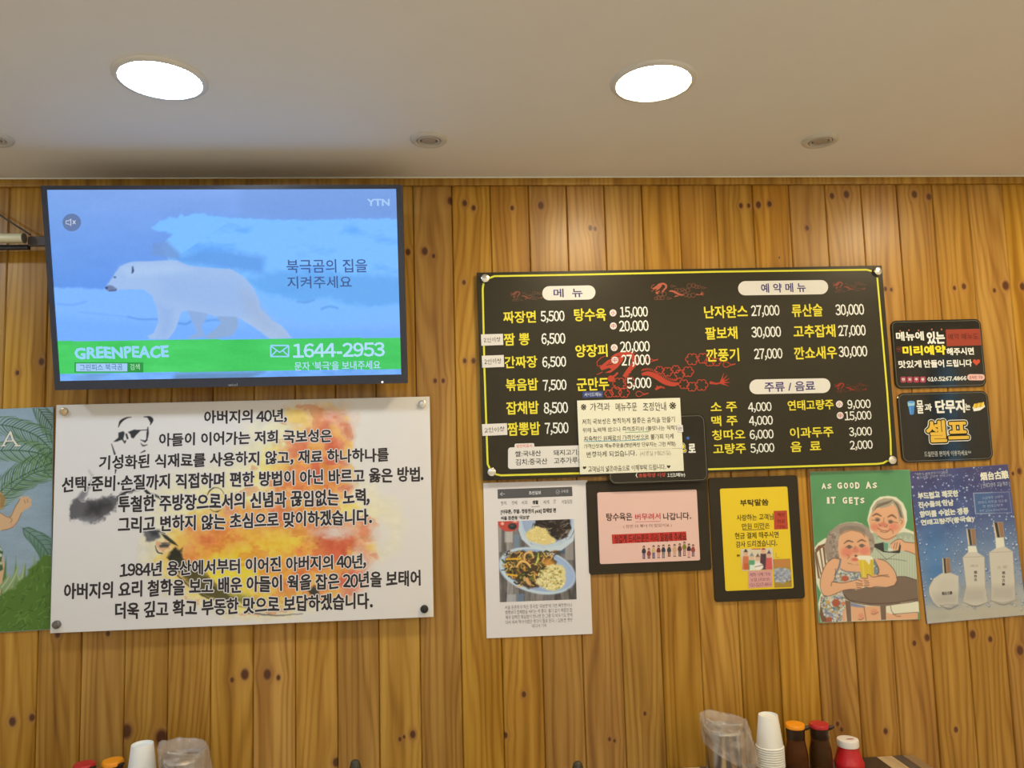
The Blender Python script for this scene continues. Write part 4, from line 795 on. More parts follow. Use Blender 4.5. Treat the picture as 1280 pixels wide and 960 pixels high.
k.text('( 한번 더 볶아 더 맛있어요 )', 779, 655, 839.8, 660, ink(120, 76, 66), 0.0, 0, 0.03)
k.poly([(764.6, 668.2), (857.5, 664.2), (858.4, 675.4), (765.3, 679.8)], ink(186, 52, 42)); k.text('싱겁게 드시는분은 미리 말씀해 주세요', 768, 667.2, 857.6, 677.4, ink(62, 22, 18), 0.01, 1, 0.04)
k.done()
k = Ink(f, 0.001, 'drawn_people')
hair = ink(62, 38, 34); skin = ink(206, 150, 122)
for x_, top, h, body, legs in ((598, 696, 1, (52, 52, 58), (74, 72, 110)), (648, 720, .8, (140, 66, 56), (120, 60, 54)), (695, 692, 1, (196, 160, 110), (72, 70, 116)), (745, 690, .98, (112, 50, 40), (190, 130, 110)), (793, 685, 1.02, (56, 58, 72), (104, 100, 92)), (850, 684, .92, (60, 66, 60), (90, 66, 60)), (905, 680, .95, (196, 150, 110), (190, 148, 120)), (957, 672, 1, (86, 50, 44), (46, 36, 36)), (1003, 655, 1.08, (124, 118, 44), (150, 108, 96)), (1048, 675, 1.08, (60, 40, 46), (200, 140, 124)), (1090, 682, .92, (150, 66, 60), (88, 90, 110))):
    cx = 730 + x_ / 8; y0 = 595 + top / 8; hh = 16.5 * h
    k.ell(cx, y0 + 1.6, 1.5, 1.7, hair, 0, 10); k.ell(cx, y0 + 2.2, .9, 1.0, skin, 1, 10)
    k.poly([(cx - 1.3, y0 + 3.4), (cx + 1.3, y0 + 3.4), (cx + 2.6, y0 + 6.5), (cx + 2.4, y0 + 9.0), (cx + 1.6, y0 + 9.4), (cx - 1.6, y0 + 9.4), (cx - 2.4, y0 + 9.0), (cx - 2.6, y0 + 6.5)], ink(*body))
    k.poly([(cx - 1.6, y0 + 9.2), (cx - .1, y0 + 9.2), (cx - .4, y0 + hh), (cx - 1.5, y0 + hh)], ink(*legs)); k.poly([(cx + .1, y0 + 9.2), (cx + 1.6, y0 + 9.2), (cx + 1.5, y0 + hh), (cx + .4, y0 + hh)], ink(*legs))
    k.poly([(cx - 1.8, y0 + hh), (cx + 1.9, y0 + hh), (cx + 1.6, y0 + hh - .8), (cx - 1.5, y0 + hh - .8)], hair, 1)
k.done()
f, rc = framed('yellow_notice', ((885, 597.5), (996.8, 594.3), (1006.3, 747.5), (894, 753)), ((899.5, 610.8), (984, 608.2), (992.3, 735), (907, 739)), 0.0052, 'black framed glossy yellow notice with handwriting and pasted pictures', pc(222, 186, 28), 0.3, 0.5)
k = Ink(f, 0.001, 'lettering'); D_ = ink(66, 54, 20)
k.text('부탁말씀', 924.8, 624, 960.4, 632.4, D_, 0.03, 0, 0.04); k.text('사랑하는 고객님', 920.6, 642.6, 966.6, 650.4, D_, 0.012, 0, 0.04); k.text('만원 미만은', 927.2, 653.6, 962, 661, D_, 0.012, 0, 0.04); k.line([(928, 662.6), (956, 661.6)], 0.7, D_)
k.text('현금 결제 해주시면', 918.4, 665, 973, 673, D_, 0.012, 0, 0.04); k.text('감사 드리겠습니다.', 919.7, 675.4, 971.4, 683.6, D_, 0.012, 0, 0.04)
k.text('"', 921, 693, 924.4, 696, D_, 0.02); k.line([(970, 691), (970, 697), (974, 697)], .8, ink(176, 150, 60))
k.poly([(967, 638.6), (983.5, 638.1), (984.8, 661.3), (967.6, 661.8)], ink(176, 66, 44)); RK = ink(104, 26, 20)
k.text('계산', 971, 640.8, 981, 645.6, RK, .01, 1, .04); k.text('현금', 971, 649, 981, 653.4, RK, .01, 1, .04); k.text('가능', 971, 656, 981.5, 660.6, RK, .01, 1, .04)
k.poly([(934.7, 713.9), (965, 712.6), (965.4, 733.2), (935.2, 735.2)], ink(206, 148, 138), 2); PK = ink(110, 56, 62)
k.text('계좌 이체 가능', 937, 715.6, 963, 720.4, PK, .0, 3, .04); k.text('농협 (국보성)', 938, 722.2, 962, 727, PK, .0, 3, .04); k.text('010-5267-4866', 936.6, 728.4, 964.4, 732.8, PK, .0, 3, .04)
k.done()
p = Paint(f, (f.loc(926.4, 700)[0], f.loc(966.6, 700)[0], f.loc(946, 712.8)[1], f.loc(946, 685.5)[1]), 0.0011, (206, 190, 156))
for x_, y_, c, hc, bc in ((932, 692, (206, 160, 124), (60, 50, 46), (196, 110, 70)), (939.5, 697, (210, 170, 130), (122, 126, 140), (90, 150, 110)), (947, 698, (210, 166, 136), (110, 84, 70), (214, 200, 180)), (954, 689, (214, 160, 130), (150, 50, 44), (80, 54, 60)), (961, 694, (206, 160, 130), (86, 70, 100), (196, 86, 80))):
    p.poly([(x_ - 3.5, y_ + 3), (x_ + 3.5, y_ + 3), (x_ + 4.5, 712), (x_ - 4.5, 712)], bc); p.ell(x_, y_, 2.8, 3.1, c); p.poly([(x_ - 2.6, y_ - 2), (x_ + 2.6, y_ - 2), (x_, y_ - 6.5)], hc)
p.ell(948, 708, 6, 4.5, (224, 214, 196)); p.line([(942, 709), (954, 706)], 0.7, (120, 90, 70)); p.line([(940, 686), (950, 686)], 1.4, (170, 60, 50)); p.poly([(930, 704), (935, 704), (936, 712), (930, 712)], (190, 90, 50)); p.poly([(937, 706), (943, 706), (944, 713), (937, 713)], (210, 214, 190))
p.done('party_picture', 0.0012, 0.45)
p = Paint(f, (f.loc(967, 716)[0], f.loc(988.6, 716)[0], f.loc(978, 734)[1], f.loc(978, 698.6)[1]), 0.0011, (160, 128, 54))
p.poly([(966, 699), (989, 699), (989, 708), (966, 709)], (190, 120, 64), 0.8, 1.5); p.poly([(966, 712), (972, 709), (983, 710), (989, 714), (988, 726), (978, 729), (967, 726)], (150, 152, 156), 1, 1.2, 2)
n_ = fbm(p.x / 2.2, p.y / 1.6, 5); i = np.nonzero((p.y > 710) & (p.y < 728))[0]; p.c[i] += ((n_[i] - 0.5) * 130)[:, None]
p.done('foil_picture', 0.0012, 0.3)

# ------------------------------------------------------------------ rounded black cards
gb = mottle(M('card_black_gloss', pc(22, 20, 14), 0.1, spec=0.5, coat=0.25), 20, 0.04); rimm = ink(126, 120, 100)
def card_sign(name, c4, off, label, r=0.018):
    c = Sheet(name, *c4, off, label, 'sign'); c.board('plate', gb, 0.003, r); k = Ink(c, 0.0002, 'outline')
    e = 0.0042; pts = c.rounded(-c.W / 2 + e, c.W / 2 - e, e, c.H - e, r - e); n = len(pts); pi = c.rounded(-c.W / 2 + e + .0008, c.W / 2 - e - .0008, e + .0008, c.H - e - .0008, r - e - .0008)
    k.add(pts + pi, [[i, (i + 1) % n, n + (i + 1) % n, n + i] for i in range(n)], rimm); k.done(); return c
WH = ink(222, 214, 198); YW = ink(232, 204, 44)
c1 = card_sign('reservation_card', ((1113.3, 401), (1226.5, 398.5), (1232.6, 483), (1119.6, 486)), 0.0042, 'black rounded card with white and yellow Korean lettering, red patch and heart')
k = Ink(c1, 0.0004, 'lettering')
k.text('메뉴에', 1119.9, 414.5, 1154.7, 426, WH, 0.034); k.text('있는', 1158.4, 414.3, 1181, 430, WH, 0.034); k.text('미리예약', 1128, 431.8, 1182, 444, YW, 0.045); k.text('해주시면', 1183, 434.6, 1217.3, 443.8, WH, 0.034)
k.text('맛있게', 1123, 450.4, 1151.6, 460, WH, 0.03); k.text('만들어', 1154.7, 449.8, 1180, 459.5, WH, 0.03); k.text('드립니다', 1182.6, 449.4, 1214.8, 458.6, WH, 0.03); k.text('010.5267.4866', 1159, 470.6, 1208.2, 476.2, WH, 0.03)
for x_, y_ in ((148, 183), (255, 175), (375, 178), (538, 165), (658, 165)): k.ell(1110 + x_ / 9.846, 395 + y_ / 9.846, 1.1, 1.1, ink(166, 92, 66), 0, 10)
RH = ink(190, 74, 48)
k.poly([(1220.4 + 4.6 * math.sin(t) ** 3, 452.6 - (3.75 * math.cos(t) - 1.45 * math.cos(2 * t) - .6 * math.cos(3 * t) - .3 * math.cos(4 * t))) for t in [2 * math.pi * i / 24 for i in range(24)]], RH)
for i, t_ in enumerate('전화주문'):
    cx = 1129 + i * 8.13; k.rrect(cx - 3.4, 470.8, cx + 3.4, 478.2, 1.4, ink(170, 64, 84)); k.rrect(cx - 2.7, 471.5, cx + 2.7, 477.5, 1, ink(146, 52, 72), 1); k.text(t_, cx - 1.9, 472.6, cx + 1.9, 476.2, WH, 0.03, 2)
k.rrect(1209, 467.8, 1230.8, 475.4, 3.6, ink(222, 172, 156)); k.text('문자만 가능', 1211.4, 469.4, 1228.4, 474, ink(120, 52, 44), 0.01, 1)
k.poly([(1182, 411.9), (1224.4, 411), (1226.4, 431.6), (1183, 432.8)], ink(146, 58, 40), 2); k.text('예약 메뉴도', 1184.8, 416.8, 1222.6, 424.6, ink(84, 34, 26), 0.01, 3, .04)
for a_ in range(5): t_ = a_ * 1.257; k.ring(1124 + 2.2 * math.cos(t_), 436.5 + 2.2 * math.sin(t_), 1.6, 1.6, .45, ink(120, 50, 34))
k.done()
c2 = card_sign('self_service_card', ((1120.5, 491.5), (1235.3, 488.3), (1241, 574.8), (1128.6, 578.6)), 0.0042, 'black rounded card with large yellow outlined Korean lettering and a blue cup', 0.02)
k = Ink(c2, 0.0004, 'lettering')
k.text('물', 1145.6, 500.4, 1154.2, 517, WH, 0.018); k.text('과', 1155.6, 504.6, 1164.8, 514, WH, 0.03); k.text('단무지', 1169, 499.6, 1205.8, 516.4, WH, 0.036); k.text('는', 1206.2, 504.4, 1212.9, 512.6, WH, 0.03)
k.text('셀프', 1158.5, 526, 1209.5, 551.5, WH, 0.125, 0, grow=True); k.text('셀프', 1158.5, 526, 1209.5, 551.5, ink(22, 20, 14), 0.092, 1, grow=True); k.text('셀프', 1158.5, 526, 1209.5, 551.5, ink(214, 168, 62), 0.036, 2, grow=True)
k.text('드실만큼 편하게 이용하세요^^', 1155.2, 563.4, 1214, 570.2, ink(168, 164, 150), 0.012)
k.done()
k = Ink(c2, 0.0004, 'cup_and_radish_drawing')
k.poly([(1134.2, 503), (1143.4, 503), (1142.2, 517.6), (1139.6, 518.6), (1137.2, 518)], ink(66, 122, 178)); k.poly([(1134.2, 502.6), (1143.4, 502.6), (1143, 507), (1134.8, 507.6)], ink(150, 186, 206), 1); k.ell(1138.8, 502.6, 4.6, 1.5, ink(96, 150, 192), 2); k.line([(1137.6, 509), (1138.4, 516)], 1, ink(110, 160, 204), 1)
k.poly([(1215.4, 509), (1221, 506.5), (1230, 505), (1231.2, 508.5), (1225, 513), (1217, 514.2)], WH)
for i in range(5): k.ell(1218 + i * 2.6, 507.6 - i * .5, 1.5, 3.4, ink(220, 184, 66) if i % 2 == 0 else ink(196, 156, 44), 1, 12, 14)
k.done()
c3 = card_sign('minimum_order_card', ((758, 521), (882.3, 517.3), (884.8, 601.6), (761.5, 605.8)), 0.0225, 'black rounded card half hidden behind the handwritten note on the menu board', 0.02)
k = Ink(c3, 0.0004, 'lettering'); RO = ink(176, 66, 56)
k.text('(', 794.4, 591, 796.8, 597, WH, 0.02); k.text('초등학생 이상', 797.8, 591.2, 832, 596.6, RO, 0.03); k.text('1인1메뉴)', 834.2, 591, 856.4, 596.8, WH, 0.02)
k.text('로', 860.4, 554.6, 869.4, 566, WH, 0.034); k.text('으', 847, 555, 856, 564, WH, 0.17, 0, grow=True); k.text('으', 847, 555, 856, 564, ink(22, 20, 14), 0.12, 1, grow=True); k.text('으', 847, 555, 856, 564, YW, 0.05, 2, grow=True)
k.poly([(859.8 + (2.8 if i % 2 == 0 else 1.2) * math.sin(i * math.pi / 5), 547.6 - (2.8 if i % 2 == 0 else 1.2) * math.cos(i * math.pi / 5)) for i in range(10)], ink(60, 106, 168)); k.done()
# ------------------------------------------------------------------ handwritten note
nt_ = Sheet('handwritten_note', (721, 501), (850, 497), (855, 588.8), (725.3, 592.8), 0.0242, 'cream paper note handwritten in black, taped over the lower middle of the menu board', 'paper note')
nt_.board('paper', M('note_paper', pc(220, 210, 178), 0.6, spec=0.2), 0.0008)
k = Ink(nt_, 0.0003, 'handwriting'); HK = ink(56, 48, 38)
k.text('가격과', 737.5, 503.4, 762.5, 513.6, HK, 0.004, 0, .05); k.text('메뉴주문', 769.6, 503.2, 796, 513.6, HK, 0.004, 0, .05); k.text('조정안내', 803.6, 502.8, 832.4, 513.6, HK, 0.004, 0, .05); k.text('※', 726, 505, 733, 512.8, HK, 0.01); k.text('※', 836.5, 502.6, 845, 511.6, HK, 0.01)
for t_, x0, y0, x1, y1 in (('저희 국보성은 정직하게 질좋은 음식을 만들기', 727.7, 522.2, 843.6, 529.4), ('위해 노력해 왔으나 즉석조리와 (불맛나는 웍작업)', 728.3, 533, 851, 540), ('지속적인 원재료의 가격인상으로 불가피 하게', 729.8, 543.6, 842, 550.4), ('가격인상과 메뉴주문을(쟁반짜장 단무지는 그런 처럼)', 730, 553.4, 844.7, 560), ('변경하게 되었습니다.', 733.2, 563.6, 795.8, 571), ('고객님의 넓은마음으로 이해부탁 드립니다.', 735, 581.4, 832.4, 588.6), ('♥', 728.4, 583, 733, 586.6), ('♥', 833.6, 581.6, 838, 585.4)):
    k.text(t_, x0, y0, x1, y1, HK, 0.006, 0, .05)
k.text('(시행일 9월25일)', 799.8, 563.4, 838.6, 570.4, ink(150, 138, 110), 0.0, 0, .05)
k.line([(781.3, 540.6), (811.8, 539.6)], 0.7, ink(96, 158, 106), 1); k.line([(730, 551.8), (770, 551.2), (807.6, 549.6)], 0.8, ink(86, 152, 162), 1); k.line([(840, 560.6), (853.5, 560.2)], .6, ink(176, 164, 136)); k.line([(797, 561.6), (838, 560.8)], .4, ink(186, 174, 146)); k.done()
s_ = Sheet('paper_strip', (846, 531.6), (853.6, 531.2), (854, 540), (846.6, 540.4), 0.0252, 'tiny strip of paper glued on the right edge of the handwritten note', 'paper strip'); s_.board('paper', paper, 0.0005); k = Ink(s_, 0.0003, 'handwriting'); k.text(')는', 847.4, 533, 852.8, 539, HK, 0, 0); k.done()
# ------------------------------------------------------------------ green poster of an old couple
gp = Sheet('couple_poster', (1010.3, 590), (1136, 586.6), (1151.2, 774.6), (1025, 778.3), 0.0034, 'green laminated poster of a drawn elderly couple drinking beer at a round table', 'poster')
gp.board('sheet', M('laminate_edge', pc(150, 160, 130), 0.3), 0.0008)
e_ = 0.0012; p = Paint(gp, (-gp.W / 2 + e_, gp.W / 2 - e_, e_, gp.H - e_), 0.00115, (78, 136, 84))
X, Y = p.x, p.y; p.c += ((fbm(X / 40, Y / 50, 6) - 0.5) * 16)[:, None]
Q = lambda l: [(1000 + a / 8, 580 + b / 8) for a, b in l]        # readings in the upper enlargement
Q2 = lambda l: [(1000 + a / 8, 670 + b / 8) for a, b in l]       # lower enlargement
cream = (216, 208, 176); skin = (216, 160, 118); ln = (96, 66, 50); hairc = (160, 148, 124)
# cream cut-out halo round the group
p.poly(Q([(680, 520), (700, 440), (740, 370), (800, 328), (880, 318), (960, 330), (1030, 390), (1065, 470), (1072, 560), (1050, 640), (1110, 668), (1160, 685), (1170, 1600), (210, 1600), (180, 1400), (210, 1290), (150, 1160), (128, 860), (180, 790), (250, 742), (290, 740), (330, 660), (400, 600), (470, 582), (560, 578), (620, 596), (670, 650), (700, 700), (690, 620), (672, 560)]), cream, 1, 0.6)
# chair
for pts in ([(150, 860), (180, 820), (260, 790), (275, 800), (200, 850), (165, 890)], [(150, 880), (165, 880), (215, 1100), (205, 1110)], [(190, 850), (205, 845), (240, 1080), (228, 1085)], [(225, 830), (245, 825), (262, 1000), (248, 1010)], [(262, 760), (282, 750), (300, 960), (275, 960)], [(140, 870), (158, 880), (200, 1150), (180, 1140)]): p.poly(Q(pts), (112, 76, 56), 1, 0.5)
p.poly(Q2([(210, 610), (225, 600), (228, 760), (290, 830), (310, 860), (215, 862), (195, 780)]), (112, 76, 56), 1, 0.5)
# old man
p.poly(Q([(690, 700), (760, 680), (800, 740), (900, 760), (960, 700), (1040, 680), (1110, 690), (1160, 720), (1165, 1140), (1172, 1160), (760, 1160), (700, 1060), (680, 760)]), (158, 166, 138), 1, 0.6)
for i in range(56):
    x_ = 700 + i * 8.4; p.line(Q([(x_, 740 + 20 * math.sin(i)), (x_ + 4 * math.sin(i * 2), 1150)]), 0.35, (206, 208, 182), 0.8, 0.4)
p.poly(Q([(775, 720), (840, 770), (900, 770), (960, 720), (950, 690), (790, 690)]), skin, 1, 0.5)
p.ell(*Q([(870, 560)])[0], 21.5, 20.5, skin, 1, 0.5); p.poly(Q([(700, 540), (705, 640), (740, 690), (800, 730), (900, 735), (980, 700), (1020, 640), (1040, 540)]), skin, 1, 0.5, 1)
p.ell(*Q([(707, 565)])[0], 2.6, 5, skin); p.ell(*Q([(1022, 580)])[0], 3, 6.5, skin); p.line(Q([(1010, 560), (1024, 575), (1012, 600)]), 0.5, ln)
p.poly(Q([(720, 500), (720, 440), (770, 370), (840, 342), (920, 345), (980, 380), (1010, 420), (1030, 500), (1038, 545), (1010, 530), (996, 585), (985, 520), (965, 440), (925, 395), (890, 425), (820, 440), (760, 440), (738, 470)]), hairc, 1, 0.5)
for i in range(12): p.curve(Q([(925 - i * 4, 362 + i * 3), (860 - i * 8, 378 + i * 5), (775 - i * 3, 400 + i * 6)]), 0.4, (96, 84, 66), 0.7)
for i in range(9): p.curve(Q([(935 + i * 5, 370 + i * 4), (975 + i * 4, 430 + i * 6), (1000 + i * 3, 520 + i * 3)]), 0.4, (96, 84, 66), 0.7)
p.ell(*Q([(750, 630)])[0], 5.6, 4.6, (210, 116, 92), 0.7, 2.5); p.ell(*Q([(930, 630)])[0], 6.4, 4.8, (210, 116, 92), 0.7, 2.5)
p.curve(Q([(725, 520), (765, 500), (810, 520)]), [1.2, 2.4, 1.4], (112, 78, 56)); p.curve(Q([(878, 530), (920, 512), (962, 542)]), [1.4, 2.4, 1.2], (112, 78, 56))
p.line(Q([(716, 560), (755, 562)]), .5, ln); p.ell(*Q([(775, 560)])[0], 2.6, 1.9, (96, 80, 70)); p.ell(*Q([(905, 580)])[0], 2.6, 1.9, (96, 80, 70)); p.line(Q([(930, 578), (975, 588)]), .5, ln); p.curve(Q([(750, 545), (775, 538), (800, 556)]), .5, ln); p.curve(Q([(880, 568), (905, 560), (930, 574)]), .5, ln)
p.ell(*Q([(832, 605)])[0], 4.4, 3, (204, 112, 92), 0.9, 1.2); p.line(Q([(838, 540), (835, 580)]), .5, ln, .7); p.curve(Q([(790, 600), (800, 618), (812, 612)]), .6, ln); p.curve(Q([(845, 625), (862, 630), (872, 608)]), .6, ln)
p.curve(Q([(775, 640), (815, 662), (880, 668), (900, 652)]), .8, (140, 66, 54)); p.curve(Q([(800, 672), (840, 684), (880, 676)]), .5, ln); p.curve(Q([(905, 650), (925, 668), (930, 695)]), .5, ln, .8); p.curve(Q([(780, 720), (830, 748), (890, 750), (960, 715)]), .6, ln)
p.poly(Q([(905, 800), (960, 760), (1010, 752), (1050, 780), (1110, 782), (1165, 800), (1165, 905), (1080, 880), (1040, 865), (985, 870), (915, 860)]), skin, 1, .5)
for a_, b_ in (((950, 790), (935, 845)), ((972, 782), (958, 850)), ((998, 790), (985, 860))): p.line(Q([a_, b_]), .5, ln)
p.curve(Q([(905, 800), (960, 760), (1010, 752), (1050, 780), (1150, 790)]), .6, ln); p.curve(Q([(1050, 868), (1100, 882), (1160, 908)]), .6, ln)
p.poly(Q([(722, 800), (770, 796), (835, 782), (842, 868), (900, 878), (985, 862), (1000, 800), (1008, 820), (1000, 885), (985, 892), (880, 885), (830, 880), (740, 830)]), (38, 42, 40), 1, .5); p.poly(Q([(838, 786), (880, 792), (880, 866), (842, 862)]), (92, 148, 112), 1, .5); p.poly(Q([(880, 840), (930, 850), (930, 866), (880, 868)]), (206, 206, 190), .9, .5)
p.line(Q([(760, 850), (860, 950)]), .5, (100, 100, 84)); p.line(Q([(960, 900), (860, 960)]), .5, (100, 100, 84)); p.curve(Q2([(800, 232), (920, 230), (1065, 250)]), .5, (100, 100, 84))
# old woman
p.ell(*Q([(330, 840)])[0], 10.5, 16, (146, 128, 112), 1, .6); p.ell(*Q([(360, 760)])[0], 12, 14, (146, 128, 112)); p.ell(*Q([(690, 790)])[0], 7, 14, (150, 132, 112)); p.ell(*Q([(510, 690)])[0], 24, 13.5, (150, 134, 116)); p.ell(*Q([(340, 930)])[0], 10, 9, (146, 128, 112))
rg = np.random.default_rng(8)
for i in range(70):
    x_, y_ = (300 + rg.random() * 90, 690 + rg.random() * 260) if i < 55 else (670 + rg.random() * 50, 740 + rg.random() * 130); t0 = rg.random() * 6
    p.curve(Q([(x_ + 16 * math.cos(t0 + j), y_ + 14 * math.sin(t0 + j)) for j in (0, .9, 1.8, 2.7)]), .45, (92, 76, 66) if i % 2 else (186, 172, 154), .75)
p.poly(Q([(385, 760), (400, 700), (450, 665), (512, 655), (560, 665), (630, 680), (680, 740), (700, 830), (705, 920), (660, 1000), (560, 1050), (470, 1040), (400, 960), (380, 860)]), skin, 1, .5)
for i in range(7): p.curve(Q([(512, 622 + i * 7), (450 - i * 2, 625 + i * 11), (395 + i, 655 + i * 10)]), .4, (96, 82, 70), .8); p.curve(Q([(516, 622 + i * 7), (590 + i * 3, 628 + i * 10), (650, 660 + i * 12)]), .4, (96, 82, 70), .8)
p.ell(*Q([(470, 880)])[0], 7.4, 6.2, (212, 118, 96), .8, 2.2); p.ell(*Q([(645, 868)])[0], 6.6, 5.4, (212, 118, 96), .8, 2.2)
p.curve(Q([(440, 795), (480, 768), (528, 780)]), [1, 2.2, 1.4], (110, 80, 64)); p.curve(Q([(575, 780), (615, 760), (655, 775)]), [1.2, 2.2, 1.2], (110, 80, 64))
p.ell(*Q([(493, 830)])[0], 2.8, 2, (88, 82, 78)); p.ell(*Q([(617, 818)])[0], 2.8, 2, (88, 82, 78)); p.curve(Q([(455, 835), (490, 812), (525, 832)]), .6, ln); p.curve(Q([(590, 815), (618, 800), (650, 818)]), .6, ln)
p.ell(*Q([(557, 860)])[0], 4, 4, (204, 110, 88), .8, 1.4); p.line(Q([(552, 820), (548, 850)]), .5, ln, .7); p.ell(*Q([(558, 918)])[0], 1.6, 1.2, (88, 54, 44)); p.ell(*Q([(550, 955)])[0], 4.6, 2, (198, 96, 80), .9); p.curve(Q([(470, 905), (490, 925), (475, 950)]), .5, ln, .8); p.curve(Q([(480, 990), (540, 1010), (580, 1008)]), .5, ln)
p.poly(Q2([(330, 225), (420, 232), (480, 280), (580, 290), (700, 240), (780, 225), (850, 250), (930, 330), (970, 420), (965, 480), (900, 510), (760, 500), (700, 520), (640, 500), (600, 530), (480, 520), (370, 560), (290, 600), (230, 590), (200, 480), (215, 370), (260, 280)]), skin, 1, .6)
def flowers(poly, n, seed):
    P_ = np.array(poly, float); rr = np.random.default_rng(seed); x0, y0 = P_.min(0); x1, y1 = P_.max(0)
    for i in range(n):
        x_, y_ = x0 + rr.random() * (x1 - x0), y0 + rr.random() * (y1 - y0); ins = False
        for (ax, ay), (bx, by) in zip(P_, np.roll(P_, -1, 0)):
            if (ay > y_) != (by > y_) and x_ < (bx - ax) * (y_ - ay) / (by - ay) + ax: ins = not ins
        if ins: p.ell(x_, y_, .9 + rr.random() * .7, .9 + rr.random() * .6, [(110, 112, 140), (200, 196, 176), (92, 116, 92), (150, 152, 164), (180, 140, 60), (204, 200, 184)][rr.integers(6)], .9, .4)
top = Q2([(330, 460), (360, 370), (400, 340), (440, 360), (520, 372), (610, 375), (615, 410), (560, 440), (480, 460), (400, 462)]); p.poly(top, (176, 176, 164)); flowers(top, 130, 1); p.ell(*Q2([(450, 425)])[0], 4.8, 3.6, (168, 82, 54))
tr = Q2([(735, 240), (760, 260), (785, 350), (780, 385), (735, 385)]); p.poly(tr, (108, 128, 134)); flowers(tr, 24, 2)
p.line(Q2([(405, 235), (390, 310), (350, 390)]), 2, (104, 112, 124)); p.curve(Q2([(405, 330), (460, 355), (540, 362), (610, 365)]), 1.4, (104, 112, 124)); p.line(Q2([(740, 235), (775, 310), (785, 370)]), 2, (104, 112, 124))
dr = Q2([(228, 600), (300, 600), (380, 565), (430, 560), (450, 650), (440, 760), (420, 855), (300, 858), (240, 790), (215, 700)]); p.poly(dr, (186, 182, 168)); flowers(dr, 420, 3)
p.ell(*Q2([(360, 670)])[0], 5, 5, (164, 80, 52)); p.ell(*Q2([(290, 835)])[0], 3.6, 3, (164, 80, 52)); p.ell(*Q2([(435, 675)])[0], 2.6, 2.6, (196, 120, 70)); p.ell(*Q2([(275, 660)])[0], 2.6, 2.2, (190, 150, 70))
p.poly(Q2([(420, 560), (440, 500), (560, 540), (600, 530), (650, 512), (760, 510), (860, 512), (940, 490), (970, 440), (960, 405), (1060, 405), (1170, 440), (1200, 470), (1200, 640), (1120, 665), (900, 695), (700, 690), (520, 660), (450, 620)]), (112, 92, 76), 1, .5)
p.curve(Q2([(440, 590), (500, 640), (640, 668), (800, 675), (1000, 660), (1190, 620)]), .8, (70, 52, 42)); p.curve(Q2([(450, 625), (560, 672), (800, 698), (1000, 688), (1190, 640)]), .7, (70, 52, 42)); p.curve(Q2([(980, 405), (1060, 408), (1170, 442)]), .6, (70, 52, 42))
p.poly(Q2([(510, 695), (640, 700), (800, 705), (805, 845), (520, 850)]), skin); p.poly(Q2([(505, 665), (600, 690), (650, 700), (640, 715), (570, 712), (508, 700)]), (120, 128, 150)); p.line(Q2([(640, 712), (660, 845)]), .6, ln); p.ell(*Q2([(610, 800)])[0], 3.4, 3.4, (206, 124, 98), .6, 1.6); p.curve(Q2([(585, 832), (610, 838), (635, 820)]), .5, ln); p.ell(*Q2([(740, 755)])[0], 4, 3, (206, 124, 98), .6, 1.6); p.curve(Q2([(715, 778), (745, 782), (780, 762)]), .5, ln)
p.poly(Q2([(425, 760), (455, 700), (460, 855), (420, 855)]), skin); p.poly(Q2([(450, 640), (505, 655), (515, 855), (470, 858)]), (112, 88, 72), 1, .5); p.poly(Q2([(800, 690), (858, 690), (862, 838), (810, 840)]), (112, 88, 72), 1, .5)
p.poly(Q2([(860, 700), (1190, 655), (1190, 765), (930, 780), (905, 750), (862, 755)]), cream, 1, .5); p.poly(Q2([(862, 765), (930, 785), (1180, 768), (1180, 830), (865, 838)]), skin); p.line(Q2([(905, 700), (915, 750), (935, 778)]), .5, ln); p.line(Q2([(925, 782), (1180, 762)]), .6, ln); p.curve(Q2([(940, 785), (970, 802), (1005, 802)]), .5, ln); p.line(Q2([(1005, 668), (1130, 656)]), .6, (176, 160, 130))
# arms, hands and beer glass
p.poly(Q2([(310, 500), (320, 465), (420, 470), (500, 455), (560, 438), (610, 452), (638, 480), (625, 520), (590, 535), (500, 530), (430, 545), (330, 590), (260, 598)]), skin, 1, .5)
p.poly(Q2([(580, 235), (735, 225), (738, 400), (700, 430), (615, 410)]), (206, 176, 52), 1, .5); p.line(Q2([(625, 250), (640, 400)]), 1.4, (224, 196, 84), .8); p.line(Q2([(715, 240), (722, 390)]), 1.2, (186, 150, 44), .8)
p.poly(Q2([(565, 215), (590, 195), (640, 195), (700, 198), (725, 212), (735, 230), (700, 240), (700, 275), (688, 285), (672, 262), (655, 240), (590, 238)]), (224, 216, 184), 1, .5)
p.poly(Q2([(615, 420), (660, 425), (672, 382), (700, 392), (720, 410), (800, 400), (900, 395), (920, 440), (860, 500), (760, 500), (700, 518), (650, 500), (630, 470)]), skin, 1, .5)
for pts in ([(612, 420), (650, 425), (675, 418), (672, 385), (700, 392), (730, 410), (820, 400), (890, 408)], [(640, 445), (680, 452)], [(645, 468), (690, 470)], [(650, 490), (690, 492)], [(560, 470), (620, 478)], [(565, 490), (625, 495)], [(570, 512), (615, 522)], [(310, 500), (325, 460), (420, 470), (520, 450), (570, 438), (620, 455)], [(215, 380), (200, 480), (228, 585), (300, 598), (430, 545), (520, 532), (600, 532)], [(400, 232), (330, 222), (262, 280), (215, 380)], [(780, 228), (860, 255), (940, 340), (970, 430), (960, 485), (880, 512), (760, 505), (700, 520), (640, 500)], [(770, 290), (790, 340), (775, 390), (880, 390)], [(355, 330), (355, 400), (330, 460)]): p.curve(Q2(pts), .65, ln)
gl = fbm(X / 3.2, Y / 5.5, 71, 4); 
p.done('print', 0.0003, 0.24, coat=0.7)
k = Ink(gp, 0.0005, 'lettering'); CR = ink(228, 222, 190); SH = ink(74, 96, 58)
